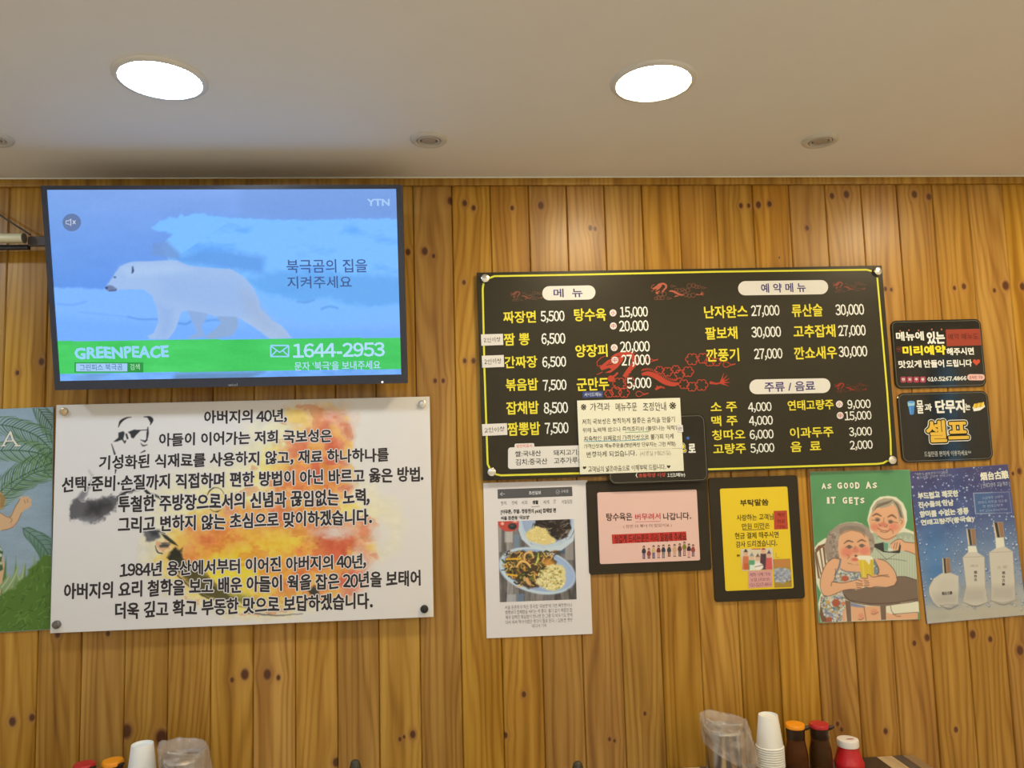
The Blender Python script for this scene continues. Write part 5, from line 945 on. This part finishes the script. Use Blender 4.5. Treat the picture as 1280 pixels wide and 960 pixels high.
for t_, x0, y0, x1, y1 in (('A', 1026.9, 604, 1032.4, 611.3), ('S', 1034, 604.4, 1039.4, 611), ('G', 1046.5, 603, 1052.4, 611), ('O', 1054.6, 603.2, 1060, 611), ('O', 1062, 603, 1067, 610.6), ('D', 1068.8, 602.6, 1074.4, 611), ('A', 1082, 602, 1088.8, 610.8), ('S', 1090.6, 603, 1096.3, 610.2), ('I', 1033.6, 621.4, 1036.8, 629), ('T', 1038.6, 621, 1044.6, 629), ('G', 1053, 621.4, 1058.8, 629.6), ('E', 1061, 621.4, 1065.8, 629.6), ('T', 1067.4, 621.6, 1073.6, 630.6), ('S', 1075.2, 622, 1080.6, 629.2)):
    k.text(t_, x0 + .6, y0 + .6, x1 + .6, y1 + .6, SH, 0.04); k.text(t_, x0, y0, x1, y1, CR, 0.04, 1)
    if t_ in 'IT': k.line([(x0 - .4, y1), (x1 + .4, y1)] if t_ == 'I' else [((x0 + x1) / 2 - 1.6, y1), ((x0 + x1) / 2 + 1.6, y1)], .9, CR, 1)
k.done()

# ------------------------------------------------------------------ blue liquor poster
bp_ = Sheet('bottle_poster', (1140.3, 587), (1263, 582.2), (1280.6, 767), (1155, 782.6), 0.0034, 'blue laminated poster of three clear bottles among water drops', 'poster')
bp_.board('sheet', M('laminate_edge_blue', pc(90, 92, 120), 0.3), 0.0008)
p = Paint(bp_, (-bp_.W / 2 + e_, bp_.W / 2 - e_, e_, bp_.H - e_), 0.00115, (74, 74, 118)); X, Y = p.x, p.y
Qa = lambda l: [(1130 + a / 8, 570 + b / 8) for a, b in l]; Qb = lambda l: [(1130 + a / 8, 660 + b / 8) for a, b in l]
vv = (p.V / bp_.H); uu = p.U / bp_.W + .5
tb = np.interp(vv, [0, .12, .3, .5, .68, .85, 1], [0, 1, 2, 3, 4, 5, 6]); pal = np.array([(176, 166, 146), (160, 158, 150), (124, 136, 152), (98, 118, 146), (72, 84, 124), (64, 66, 108), (66, 62, 100)], float)
for c_ in range(3): p.c[:, c_] = np.interp(tb, np.arange(7), pal[:, c_])
bl = np.exp(-((uu - 0.15) / .16) ** 2) * np.clip((1 - vv) * 1.5 - .15, 0, 1) * np.clip(vv * 3, 0, 1); p.c = p.c * (1 - .75 * bl[:, None]) + np.array((46, 104, 160)) * .75 * bl[:, None]
p.c += ((fbm(X / 14, Y / 14, 12) - .5) * 22)[:, None]
rg = np.random.default_rng(12)
for i in range(800):
    x_, y_ = 1141 + rg.random() * 138, 584 + rg.random() * 180; x_ += (y_ - 584) * .08 * 0; r_ = .5 + rg.random() ** 3 * 2.0
    if y_ > 625 and 1150 < x_ - (y_ - 625) * .08 < 1176 and rg.random() < .7: continue
    p.ell(x_, y_, r_, r_ * 1.1, (70, 84, 120), .55, .5); p.ell(x_ - r_ * .25, y_ - r_ * .35, r_ * .6, r_ * .55, (170, 184, 204), .8, .5); p.ell(x_ - r_ * .3, y_ - r_ * .5, r_ * .3, r_ * .25, (226, 228, 226), .8, .4)
p.poly(Qb([(200, 790), (1290, 760), (1290, 860), (210, 900)]), (176, 166, 142), .8, 6, 3)
gl_ = (194, 184, 164); go = (196, 176, 140)
def cap(pts, lo):
    p.poly(Qb(pts), (202, 184, 148), 1, .5)
    (a, b_), (c_, d_), (e__, f_), (g_, h_) = pts; w = c_ - a
    p.poly(Qb([(a + w * .14, b_), (a + w * .45, b_), (g_ + w * .48, h_), (g_ + w * .2, h_)]), (56, 48, 44), 1, .5); p.poly(Qb([(a + w * .5, b_), (c_, d_), (e__, f_), (g_ + w * .52, h_)]), (142, 106, 78), 1, .5)
p.poly(Qb([(640, 180), (720, 180), (735, 245), (805, 290), (815, 600), (835, 760), (700, 785), (585, 760), (620, 590), (585, 295), (640, 240)]), gl_, 1, .7); cap([(622, 12), (710, 8), (722, 168), (640, 172)], 0); p.poly(Qb([(638, 182), (718, 180), (732, 240), (642, 242)]), (214, 206, 180), 1, .5)
p.poly(Qb([(915, 95), (995, 92), (1008, 185), (1088, 235), (1105, 500), (1118, 740), (990, 770), (865, 745), (870, 560), (848, 245), (920, 200)]), gl_, 1, .7); cap([(888, -55), (988, -60), (1000, 88), (912, 95)], 0); p.poly(Qb([(912, 98), (994, 95), (1004, 182), (922, 205)]), (214, 206, 180), 1, .5)
p.poly(Qb([(380, 450), (470, 450), (545, 480), (542, 640), (540, 770), (350, 795), (290, 740), (250, 660), (248, 590), (290, 510)]), gl_, 1, .7); cap([(382, 302), (455, 298), (470, 440), (390, 452)], 0); p.ell(*Qb([(440, 610)])[0], 14, 13, (186, 178, 158), .7, 2.5); p.curve(Qb([(292, 515), (250, 590), (252, 660), (300, 760), (360, 795), (400, 770), (540, 768)]), .7, (120, 116, 112), .8)
for x0, x1, y_ in ((590, 835, 745), (865, 1115, 728), (360, 540, 772)): p.curve(Qb([(x0, y_), ((x0 + x1) / 2, y_ + 38), (x1, y_)]), [.8, 1.8, .8], (104, 98, 92), .8, .8)
p.curve(Qb([(870, 728), (990, 748), (1110, 720)]), 1.2, (150, 144, 130), .9); p.line(Qb([(805, 295), (815, 600)]), .6, (134, 130, 122), .8); p.line(Qb([(587, 300), (620, 590)]), .6, (134, 130, 122), .8); p.line(Qb([(850, 250), (870, 560), (868, 740)]), .6, (134, 130, 122), .8); p.line(Qb([(1088, 240), (1105, 500), (1116, 720)]), .6, (134, 130, 122), .8); p.line(Qb([(600, 292), (800, 285)]), .5, (140, 134, 122), .7); p.line(Qb([(850, 245), (1085, 235)]), .5, (140, 134, 122), .7)
for (x0, y0, x1, y1) in ((595, 600, 820, 740), (868, 580, 1112, 720), (300, 660, 540, 770)): p.poly(Qb([(x0, y0), (x1, y0), (x1, y1), (x0, y1)]), (150, 142, 128), .45, 5)
p.poly(Qa([(690, 368), (1055, 355), (1082, 570), (712, 582)]), (150, 160, 172), 1, .4); p.poly(Qa([(700, 376), (1049, 363), (1074, 562), (720, 574)]), (66, 92, 132), 1, .5); p.poly(Qa([(900, 370), (1049, 363), (1074, 562), (920, 568)]), (70, 66, 112), .8, 6)
p.done('print', 0.0003, 0.3, coat=0.4)
k = Ink(bp_, 0.0005, 'lettering'); LG = ink(206, 202, 180); GG = ink(160, 162, 170)
k.text('烟台古酿', 1225, 589, 1260.6, 599.6, ink(222, 214, 186), 0.035, 0, rot=.5); k.text('[ 연태고량주 고급 백주 ]', 1226, 603, 1262, 609.6, GG, 0.01)
k.text('부드럽고 깨끗한', 1146.8, 614, 1198, 622.6, LG, 0.05, 0, .05); k.text('진수들의 만남', 1147.6, 625.6, 1192, 633.6, LG, 0.05, 0, .05); k.text('향미를 수없는 정통', 1149, 636.4, 1211, 644.8, LG, 0.05, 0, .05); k.text('연태고량주(중국술)', 1150.5, 647, 1217.4, 655.6, LG, 0.05, 0, .05)
k.text('백주의, 새로운향기가입술로', 1145.4, 589.8, 1185, 593.4, GG, 0.0); k.text('부드러운 고량주 연태고량', 1145.4, 594, 1189, 597, GG, 0.0)
for i, (t_, a_, b_) in enumerate((('고급백주 고량주', 1227, 1254), ('연태의 자랑을 담은술', 1222, 1259), ('정 연태고량주', 1228, 1254), ('용량 125ml 250ml 500ml', 1224, 1259))): k.text(t_, a_, 620 + i * 5.2, b_, 623.6 + i * 5.2, ink(150, 160, 178), 0)
for t_, x_, y0, st_ in (('烟台古酿', 1254.3, 714, 4.8), ('烟台古', 1219.2, 713.4, 4.6)):
    for i, c_ in enumerate(t_): k.text(c_, x_ - 1.9, y0 + i * st_, x_ + 1.9, y0 + i * st_ + 3.8, ink(66, 58, 56), 0.02)
k.text('烟台古酿', 1177.2, 739.2, 1190.4, 743.6, ink(66, 58, 56), 0.02); k.text('烟台', 1213, 705.6, 1223, 708.6, ink(160, 148, 134), 0); k.text('古 酿', 1246, 707, 1259, 711, ink(160, 148, 134), 0)
k.done()

# ------------------------------------------------------------------ left poster with palm leaves
lp = Sheet('beach_poster', (-112, 515.5), (70.6, 508.3), (60, 787.3), (-122, 797.5), 0.0034, 'blue and green poster of palm leaves and a raised arm, cut by the left edge', 'poster')
lp.board('sheet', M('laminate_edge_sky', pc(140, 150, 140), 0.35), 0.0008)
p = Paint(lp, (-lp.W / 2 + e_, lp.W / 2 - e_, e_, lp.H - e_), 0.0013, (140, 152, 150)); X, Y = p.x, p.y
p.c += ((fbm(X / 30, Y / 6, 14) - .5) * 14)[:, None]; p.c += ((fbm(X / 1.5, Y / 1.5, 44, 2) - .5) * 8)[:, None]
rg = np.random.default_rng(21)
def frond(stem, ln_, col, dcol, n=26, w=1.25, both=(1, 1), tip=.4):
    S_ = smooth(stem, 12); S_ = np.array(S_); L_ = np.linspace(0, len(S_) - 2, n)
    for i, q in enumerate(L_):
        j = int(q); a = S_[j] + (S_[j + 1] - S_[j]) * (q - j); d = S_[j + 1] - S_[j]; d = d / (np.hypot(*d) + 1e-6); t = i / (n - 1); l = ln_ * (math.sin(math.pi * (0.12 + .82 * (1 - t))) ** .6) * (.9 + .2 * rg.random())
        for sgn in (-1, 1):
            if not both[0 if sgn < 0 else 1]: continue
            nn = np.array((-d[1], d[0])) * sgn; e1 = a + (-d * .75 + nn * .75) * l * .55; e2 = a + (-d * .95 + nn * .62) * l + np.array((0, l * .12))
            p.curve([tuple(a), tuple(e1), tuple(e2)], [w, w * 1.15, w * .35], dcol if (i % 3 == 0) else col, .95, .4, n=4)
    p.line(S_, [1.9 - 1.1 * i / len(S_) for i in range(len(S_))], dcol, 1, .6)
ga, gb_, gc = (92, 120, 74), (60, 88, 56), (110, 134, 84)
frond([(76, 548), (66, 534), (54, 518), (40, 500)][::-1][::-1], 22, (82, 110, 66), gb_, 17)
frond([(72, 572), (62, 560), (46, 545), (24, 536), (0, 531), (-40, 530)], 26, ga, gb_, 31); frond([(72, 578), (50, 567), (20, 563), (-10, 565), (-50, 575)], 24, gc, gb_, 32); frond([(72, 577), (50, 584), (26, 596), (4, 611), (-20, 634)], 30, (84, 112, 62), (52, 82, 46), 29); frond([(66, 587), (40, 592), (10, 616), (-10, 640)], 24, gc, (72, 98, 58), 20)
frond([(60, 692), (52, 680), (42, 670), (28, 660)], 22, (88, 116, 82), (64, 94, 66), 19)
# arm, hair, body
sk = (204, 158, 108)
arm = [(-60, 668), (-30, 640), (0, 641), (12, 646.5), (19, 634), (24, 627), (25, 622), (27, 620), (29, 622), (31, 619.5), (33, 621.5), (36, 619.5), (36.5, 623), (40, 624), (38.5, 628), (40, 631), (36, 635), (31, 637.5), (27, 641), (22, 652), (14, 660), (4, 663), (-6, 663), (-8, 700), (3, 692), (6, 708), (2, 750), (-60, 760)]
p.poly(arm, sk, 1, .6); p.curve([(-6, 641), (0, 641), (12, 646.5), (19, 634), (25, 624)], .6, (120, 84, 54)); p.curve([(27, 641), (22, 652), (14, 660), (2, 663.2)], .6, (120, 84, 54)); p.curve([(12, 646.5), (15, 650), (13, 653)], .5, (120, 84, 54)); p.line([(30, 625), (32, 629)], .5, (130, 90, 60)); p.line([(34, 624), (35, 628)], .5, (130, 90, 60)); p.ell(16, 657, 3, 2, (210, 140, 104), .6, 1.5)
p.ell(-6, 626, 13, 13, (170, 134, 78), 1, .8); 
for i in range(6): p.curve([(-4 + i * 1.6, 615 + i), (1 + i, 622), (1 + i * .6, 634)], .5, (130, 100, 54), .8)
p.poly([(-10, 672), (-2, 678), (4, 690), (2, 700), (4, 712), (-4, 716), (-20, 716)], (66, 88, 50)); p.ell(0, 694, 3, 2.2, (190, 186, 150)); p.ell(1, 704, 2.4, 2, (170, 176, 130)); p.line([(-6, 676), (2, 688)], 1.5, (196, 196, 170))
for j in range(9):
    bx = -10 + j * 8; top = (712 - 14 * (bx > 20) * (bx - 20) / 40)
    p.poly([(bx, 760), (bx + 6 + j % 3 * 4, top - 8 - 10 * (j % 2)), (bx + 10, 760)], [(112, 134, 74), (86, 112, 56), (140, 150, 96)][j % 3], 1, .7)
for a_ in (((6, 740), (24, 706)), ((18, 744), (31, 704)), ((2, 734), (12, 716)), ((26, 738), (20, 714))): p.curve([a_[0], ((a_[0][0] + a_[1][0]) / 2 + 2, (a_[0][1] + a_[1][1]) / 2), a_[1]], [7, 6, .6], (134, 148, 92), 1, .6); p.curve([a_[0], ((a_[0][0] + a_[1][0]) / 2 + 2, (a_[0][1] + a_[1][1]) / 2), a_[1]], [1.6, 1.4, .4], (176, 180, 130), .8, .5)
p.poly([(-120, 760), (-40, 740), (0, 746), (16, 736), (30, 722), (46, 704), (52, 698), (72, 690), (72, 810), (-130, 810)], (80, 108, 34), 1, 2, 4, 7, 8)
for i in range(420):
    x_, y_ = -115 + rg.random() * 180, 700 + rg.random() * 92
    if y_ < 740 - max(0, x_ - 16) * .9: continue
    th = -1.2 + rg.normal() * .9; l = 3 + rg.random() * 7; c_ = [(58, 88, 26), (104, 132, 50), (74, 104, 34), (44, 72, 24), (122, 146, 66)][rg.integers(5)]
    p.curve([(x_, y_), (x_ + l * .5 * math.cos(th) + 1, y_ + l * .5 * math.sin(th)), (x_ + l * math.cos(th), y_ + l * math.sin(th))], [.9, 1.1, .3], c_, .75, .5, n=3)
p.done('print', 0.0003, 0.4, coat=0.15)
k = Ink(lp, 0.0005, 'lettering'); OL = ink(96, 70, 52)
for m_, w_ in ((OL, 3.0), (ink(214, 204, 172), 2.0)):
    L_ = 0 if m_ is OL else 1
    k.line([(4, 557), (8, 549), (13.5, 539.5)], w_, m_, L_); k.line([(13, 539.5), (16, 549), (22, 557.5)], w_ * 1.15, m_, L_); k.line([(7.5, 551.5), (18, 551)], w_ * .75, m_, L_); k.line([(1.5, 557.6), (7, 556.8)], w_ * .75, m_, L_); k.line([(18, 557.4), (26, 557)], w_ * .8, m_, L_)
k.done()
# ------------------------------------------------------------------ tables against the wall
tleg = M('table_leg_steel', (0.05, 0.05, 0.05), 0.4, 0.6)
def table(x0, x1, label):
    t = empty('dining_table', ((x0 + x1) / 2, -0.6, 0)); tag(t, label, 'table'); w = (x1 - x0) / 2; D = 0.5975; th = 0.028
    cols = [(96, 84, 70), (70, 60, 52), (150, 120, 84), (84, 74, 66), (196, 164, 116), (62, 50, 42), (112, 82, 68), (84, 88, 88), (134, 104, 74), (58, 50, 46)]
    sp = [0]; rr = random.Random(5)
    while sp[-1] < 2 * w - 0.03: sp.append(sp[-1] + rr.choice((0.045, 0.058, 0.03, 0.068)))
    sp[-1] = 2 * w
    rs = list(reversed([2 * w - s for s in sp]))
    for i in range(len(rs) - 1):
        a, b_ = rs[i] - w, rs[i + 1] - w; key = 'slat_wood_%d' % ((len(rs) - i) % len(cols))
        if key not in MATS: mottle(M(key, pc(*cols[(len(rs) - i) % len(cols)]), 0.35, spec=0.4), 9, 0.3, 0.15, (8, 0.7, 1))
        box_obj('slat', a + .0005, b_ - .0005, -D, D, TABLE_Z - th, TABLE_Z, MATS[key], t, 0.0008)
    bm = bmesh.new()
    for a in ((-w + .03, w - .03, -D + .04, -D + .06), (-w + .03, w - .03, D - .06, D - .04), (-w + .03, -w + .05, -D + .06, D - .06), (w - .05, w - .03, -D + .06, D - .06)): add_box(bm, *a, TABLE_Z - th - .05, TABLE_Z - th)
    bm_obj('apron', bm, tleg, t)
    for sx in (-1, 1):
        for sy in (-1, 1): box_obj('leg', sx * (w - .05) - .02, sx * (w - .05) + .02, sy * (D - .05) - .02, sy * (D - .05) + .02, 0, TABLE_Z - th, tleg, t, 0.003)
    return t
TX1 = at(1141, 947, 0.0).x
table(at(835, 957, 0).x, TX1, 'table with a top of mixed dark and pale wood strips under the menu board')
table(-11.95 * P, -5.6 * P, 'table below the white statement board, its top just under the picture')

# ------------------------------------------------------------------ things on the tables
cupw = M('paper_cup_white', pc(226, 214, 190), 0.5, spec=0.3); ssteel = M('stainless', (0.62, 0.60, 0.57), 0.22, 1.0)
def cup_prof(r0, r1, h):      # inverted paper cup, closed end up
    return [(r1, 0.0), (r1 + .0016, .0008), (r1 + .0018, .0024), (r1 + .0006, .0036), (r1 - .0004, .0040), (r0 + .0006, h - .0012), (r0, h), (r0 - .0014, h), (r0 - .0018, h - .005), (0, h - .005)]
def cups(px_, py_, dist, n, group, where, pitch=.0058, r0=.0235, r1=.0335, h=.078, canister=True):
    top = at(px_, py_, dist); x, y = top.x, top.y; base = top.z - h - (n - 1) * pitch
    prev = None; first = None
    for i in range(n):
        if first is None:
            first = lathe_obj('paper_cup', cup_prof(r0, r1, h), cupw, None, 36); o = first
        else: o = first.copy(); COL.objects.link(o)
        o.location = (x, y, base + i * pitch)
        pos = 'topmost' if i == n - 1 else ('lowest' if i == 0 else '%s from below' % ['', 'second', 'third', 'fourth', 'fifth', 'sixth', 'seventh', 'eighth', 'ninth'][i])
        tag(o, 'white paper cup upside down, %s of the stack %s' % (pos, where), 'paper cup', group)
    return x, y, base
def canister(x, y, top, r, label, lid=False, name='steel_canister'):
    t = empty(name, (x, y, TABLE_Z)); tag(t, label, 'canister'); h = top - TABLE_Z
    lathe_obj('body', [(0, .0005), (r - .002, .0005), (r, .004), (r, h - .012), (r + .0015, h - .010), (r + .0015, h - .007), (r, h - .005), (r, h), (r - .0025, h), (r - .0025, h - .004), (0, h - .004)] if not lid else [(0, .0005), (r - .002, .0005), (r, .004), (r, h - .022), (r - .001, h - .02), (0, h - .02)], ssteel, t, 40)
    if lid: lathe_obj('lid', [(r + .0005, h - .024), (r + .002, h - .022), (r + .002, h - .004), (r, h - .001), (r - .004, h), (0, h)], ssteel, t, 40)
    return t
x, y, base = cups(960, 893.2, 0.15, 9, 'paper cups stacked beside the orange capped bottle', 'under the menu board')
canister(x, y, base - .0003, .031, 'stainless steel canister carrying the stack of paper cups', True)
x, y, base = cups(178, 929.6, 0.15, 5, 'paper cups stacked at the lower left', 'at lower left', r0=.0245)
canister(x, y, base - .0003, .031, 'stainless steel canister under the left stack of paper cups', True)

glassb = M('brown_glass', (0.42, 0.22, 0.09), 0.06, trans=0.9, ior=1.2); sauce = M('dark_sauce', (0.022, 0.008, 0.004), 0.25); amber = M('brown_liquid', (0.10, 0.04, 0.012), 0.25)
def bottle(px_, py_, dist, capcol, liquid, fill, label, r=.0285):
    top = at(px_, py_, dist); h = top.z - TABLE_Z; t = empty('sauce_bottle', (top.x, top.y, TABLE_Z)); tag(t, label, 'bottle')
    neck = h - .016
    prof = [(0, .0006), (r * .95, .0006), (r, .004), (r, neck * .48), (r * .96, neck * .6), (r * .84, neck * .74), (r * .76, neck * .86), (r * .75, neck)]
    lathe_obj('body', prof + [(r * .70, neck), (r * .71, neck * .86), (r * .79, neck * .74), (r * .91, neck * .6), (r * .95, neck * .48), (r * .95, .004), (0, .003)], glassb, t, 36)
    lathe_obj('sauce', [(0, .0036), (r * .93, .0045), (r * .93, min(fill, neck * .46)), (0, min(fill, neck * .46))] if fill < neck * .48 else [(0, .0036), (r * .93, .0045), (r * .93, neck * .46), (r * .88, neck * .6), (r * .77, neck * .73), (0, neck * .73)], liquid, t, 32)
    cm = M('cap_' + label.split()[0], pc(*capcol), 0.35)
    bm = bmesh.new(); cr_ = r * .86
    lathe(bm, [(r * .72, neck - .014), (r * .79, neck - .014), (r * .79, neck + .004), (cr_, neck + .005), (cr_, neck + .011), (cr_ - .002, neck + .014), (0, neck + .016)], 36)
    bm_obj('cap', bm, [cm], t, True)
    lathe_obj('collar', [(r * .78, neck - .022), (r * .80, neck - .021), (r * .805, neck + .0035), (r * .78, neck + .0038)], M('bottle_collar', (0.035, 0.018, 0.01), 0.3), t, 32)
    bm = bmesh.new(); tube(bm, [(r * .55, -r * .35, neck + .004), (r * .95, -r * .5, neck + .007), (r * 1.12, -r * .56, neck + .011)], [.006, .005, .0036], 10); bm_obj('spout', bm, M('bottle_collar', (0.03, 0.015, 0.01), 0.3), t, True)
bottle(993.5, 903.4, .145, (236, 136, 20), amber, .03, 'orange capped brown bottle beside the paper cups under the menu board')
bottle(1023.5, 903, .14, (176, 34, 34), sauce, .2, 'red capped dark sauce bottle between the orange capped bottle and red squeeze pot')
bottle(141, 949, .14, (236, 136, 20), sauce, .2, 'orange capped dark bottle at the lower left beside the paper cups')
bottle(105.5, 953.2, .15, (150, 34, 24), sauce, .2, 'red capped dark bottle at the lower left edge')
top = at(1059.5, 923.3, .135); h = top.z - TABLE_Z; t = empty('squeeze_pot', (top.x, top.y, TABLE_Z)); tag(t, 'squat red plastic pot with a white cap right of the sauce bottles', 'condiment pot')
rp = M('red_plastic', pc(182, 28, 30), 0.3, spec=0.5); R_ = .037
lathe_obj('body', [(0, .0006), (R_ * .8, .0006), (R_ * .88, .006), (R_ * .98, h * .3), (R_ * 1.0, h * .42), (R_ * .985, h * .46), (R_ * .93, h * .49), (R_ * .80, h * .66), (R_ * .68, h * .8), (R_ * .66, h - .016), (0, h - .016)], rp, t, 40)
lathe_obj('cap', [(R_ * .66, h - .0175), (R_ * .715, h - .0172), (R_ * .73, h - .004), (R_ * .70, h - .0006), (R_ * .66, h), (0, h - .0004)], M('cap_white', pc(222, 206, 184), 0.4), t, 40)
bm = bmesh.new(); rr = random.Random(2); vs = []
for k_ in range(14):
    a = 2 * math.pi * k_ / 14; vs.append(bm.verts.new((.004 + .011 * math.cos(a) * rr.uniform(.7, 1.1), -.004 + .0035 * math.sin(a) * rr.uniform(.6, 1.2), h + .0004)))
bm.faces.new(vs); bm_obj('sauce_stain', bm, M('stain_red', pc(150, 24, 16), 0.3), t)

# canisters wrapped in clear plastic bags
film = mottle(M('plastic_film', (0.66, 0.61, 0.56), 0.16, spec=1.0, alpha=0.32), 38, 0.25, 1.0, (1, 1, 2.2))
def _bag(parent, r, h, seed, lean, flip=1):
    nn, mm = 72, 40; V = []; F = []
    rg = np.random.default_rng(seed)
    for j in range(mm + 1):
        t_ = j / mm
        for i in range(nn):
            a = 2 * math.pi * i / nn; ca, sa = math.cos(a) * flip, math.sin(a)
            crum = fbm(np.array([3.1 + math.cos(a) * 2.2 + t_ * 1.5]), np.array([5.3 + math.sin(a) * 2.2 + t_ * 4.1]), seed, 4)[0] - .5
            fold = abs(fbm(np.array([20 + a * 1.4]), np.array([t_ * 2.3 + a * .3]), seed + 5, 3)[0] - .5)
            low = .045 + .045 * (0.5 + .5 * ca)                       # the hem hangs lower on one side
            if t_ < .3:                                               # crumpled dip inside the top rim
                s_ = t_ / .3; rad = r * 1.22 * s_; z = h + .006 + .018 * (s_ ** 2) - .006 * (1 - s_) + (.008 * -ca) * s_ + crum * .016 * (.4 + s_)
            else:
                s_ = (t_ - .3) / .7; rad = r * (1.22 + .04 * math.sin(s_ * math.pi) + lean * max(0, ca) * s_ - .04 * s_ * max(0, -ca)) + crum * .02; z = h + .024 - .008 * ca - s_ * (low + .026) + crum * .010
            rad = max(rad + fold * .012, .0) if j else 0.0
            if z < h + .001: rad = max(rad, r + .0035)
            V.append((ca * rad + .004 * s_ * flip, sa * rad, z))
    for j in range(mm):
        for i in range(nn): a, b_ = j * nn + i, j * nn + (i + 1) % nn; F.append([a, b_, b_ + nn, a + nn])
    return mesh_obj('plastic_bag', V, F, film, parent, smooth=True)
top = at(903, 908.5, .17); c_ = canister(top.x, top.y, top.z, .043, 'stainless steel canister wrapped in a clear plastic bag left of the paper cups', False, 'bagged_canister')
b0 = _bag(None, .043, top.z - TABLE_Z, 3, .75); b0.location = c_.location; tag(b0, 'crumpled clear plastic bag pulled over the canister left of the paper cups', 'plastic bag')
top = at(229, 944, .17); c_ = canister(top.x, top.y, top.z, .043, 'steel canister under a clear plastic bag at the lower left', False, 'bagged_canister')
b0 = _bag(None, .043, top.z - TABLE_Z, 8, .55); b0.location = c_.location; tag(b0, 'crumpled clear plastic bag over the canister at the lower left', 'plastic bag')

# ------------------------------------------------------------------ chair whose two uprights just reach into the picture
a = at(444, 950, 0.47); b_ = at(722, 952, 0.47); cx = (a.x + b_.x) / 2; w = (b_.x - a.x) / 2
ch = empty('dining_chair', (cx, -0.47, 0)); tag(ch, 'dark chair below the picture, only the tips of its two uprights showing', 'chair')
dm = M('chair_dark', pc(52, 44, 26), 0.4)
for s_, zt in ((-1, a.z), (1, b_.z)):
    bm = bmesh.new(); tube(bm, [(s_ * w, 0, 0), (s_ * w, 0, zt - .05), (s_ * w, 0, zt - .012), (s_ * w, 0, zt - .003), (s_ * w, 0, zt)], [.014, .0135, .0115, .009, .005], 14); bm_obj('upright', bm, dm, ch, True)
    bm = bmesh.new(); tube(bm, [(s_ * (w - .02), -.40, 0), (s_ * (w - .02), -.40, .43)], .014, 12); bm_obj('leg', bm, dm, ch, True)
box_obj('seat', -w + .015, w - .015, -.42, -.015, .43, .465, M('chair_seat', (0.06, 0.03, 0.015), 0.5), ch, .008)
for z in (.62, .74, .84): box_obj('back_rail', -w + .01, w - .01, -.009, .009, z, z + .05, dm, ch, .004)
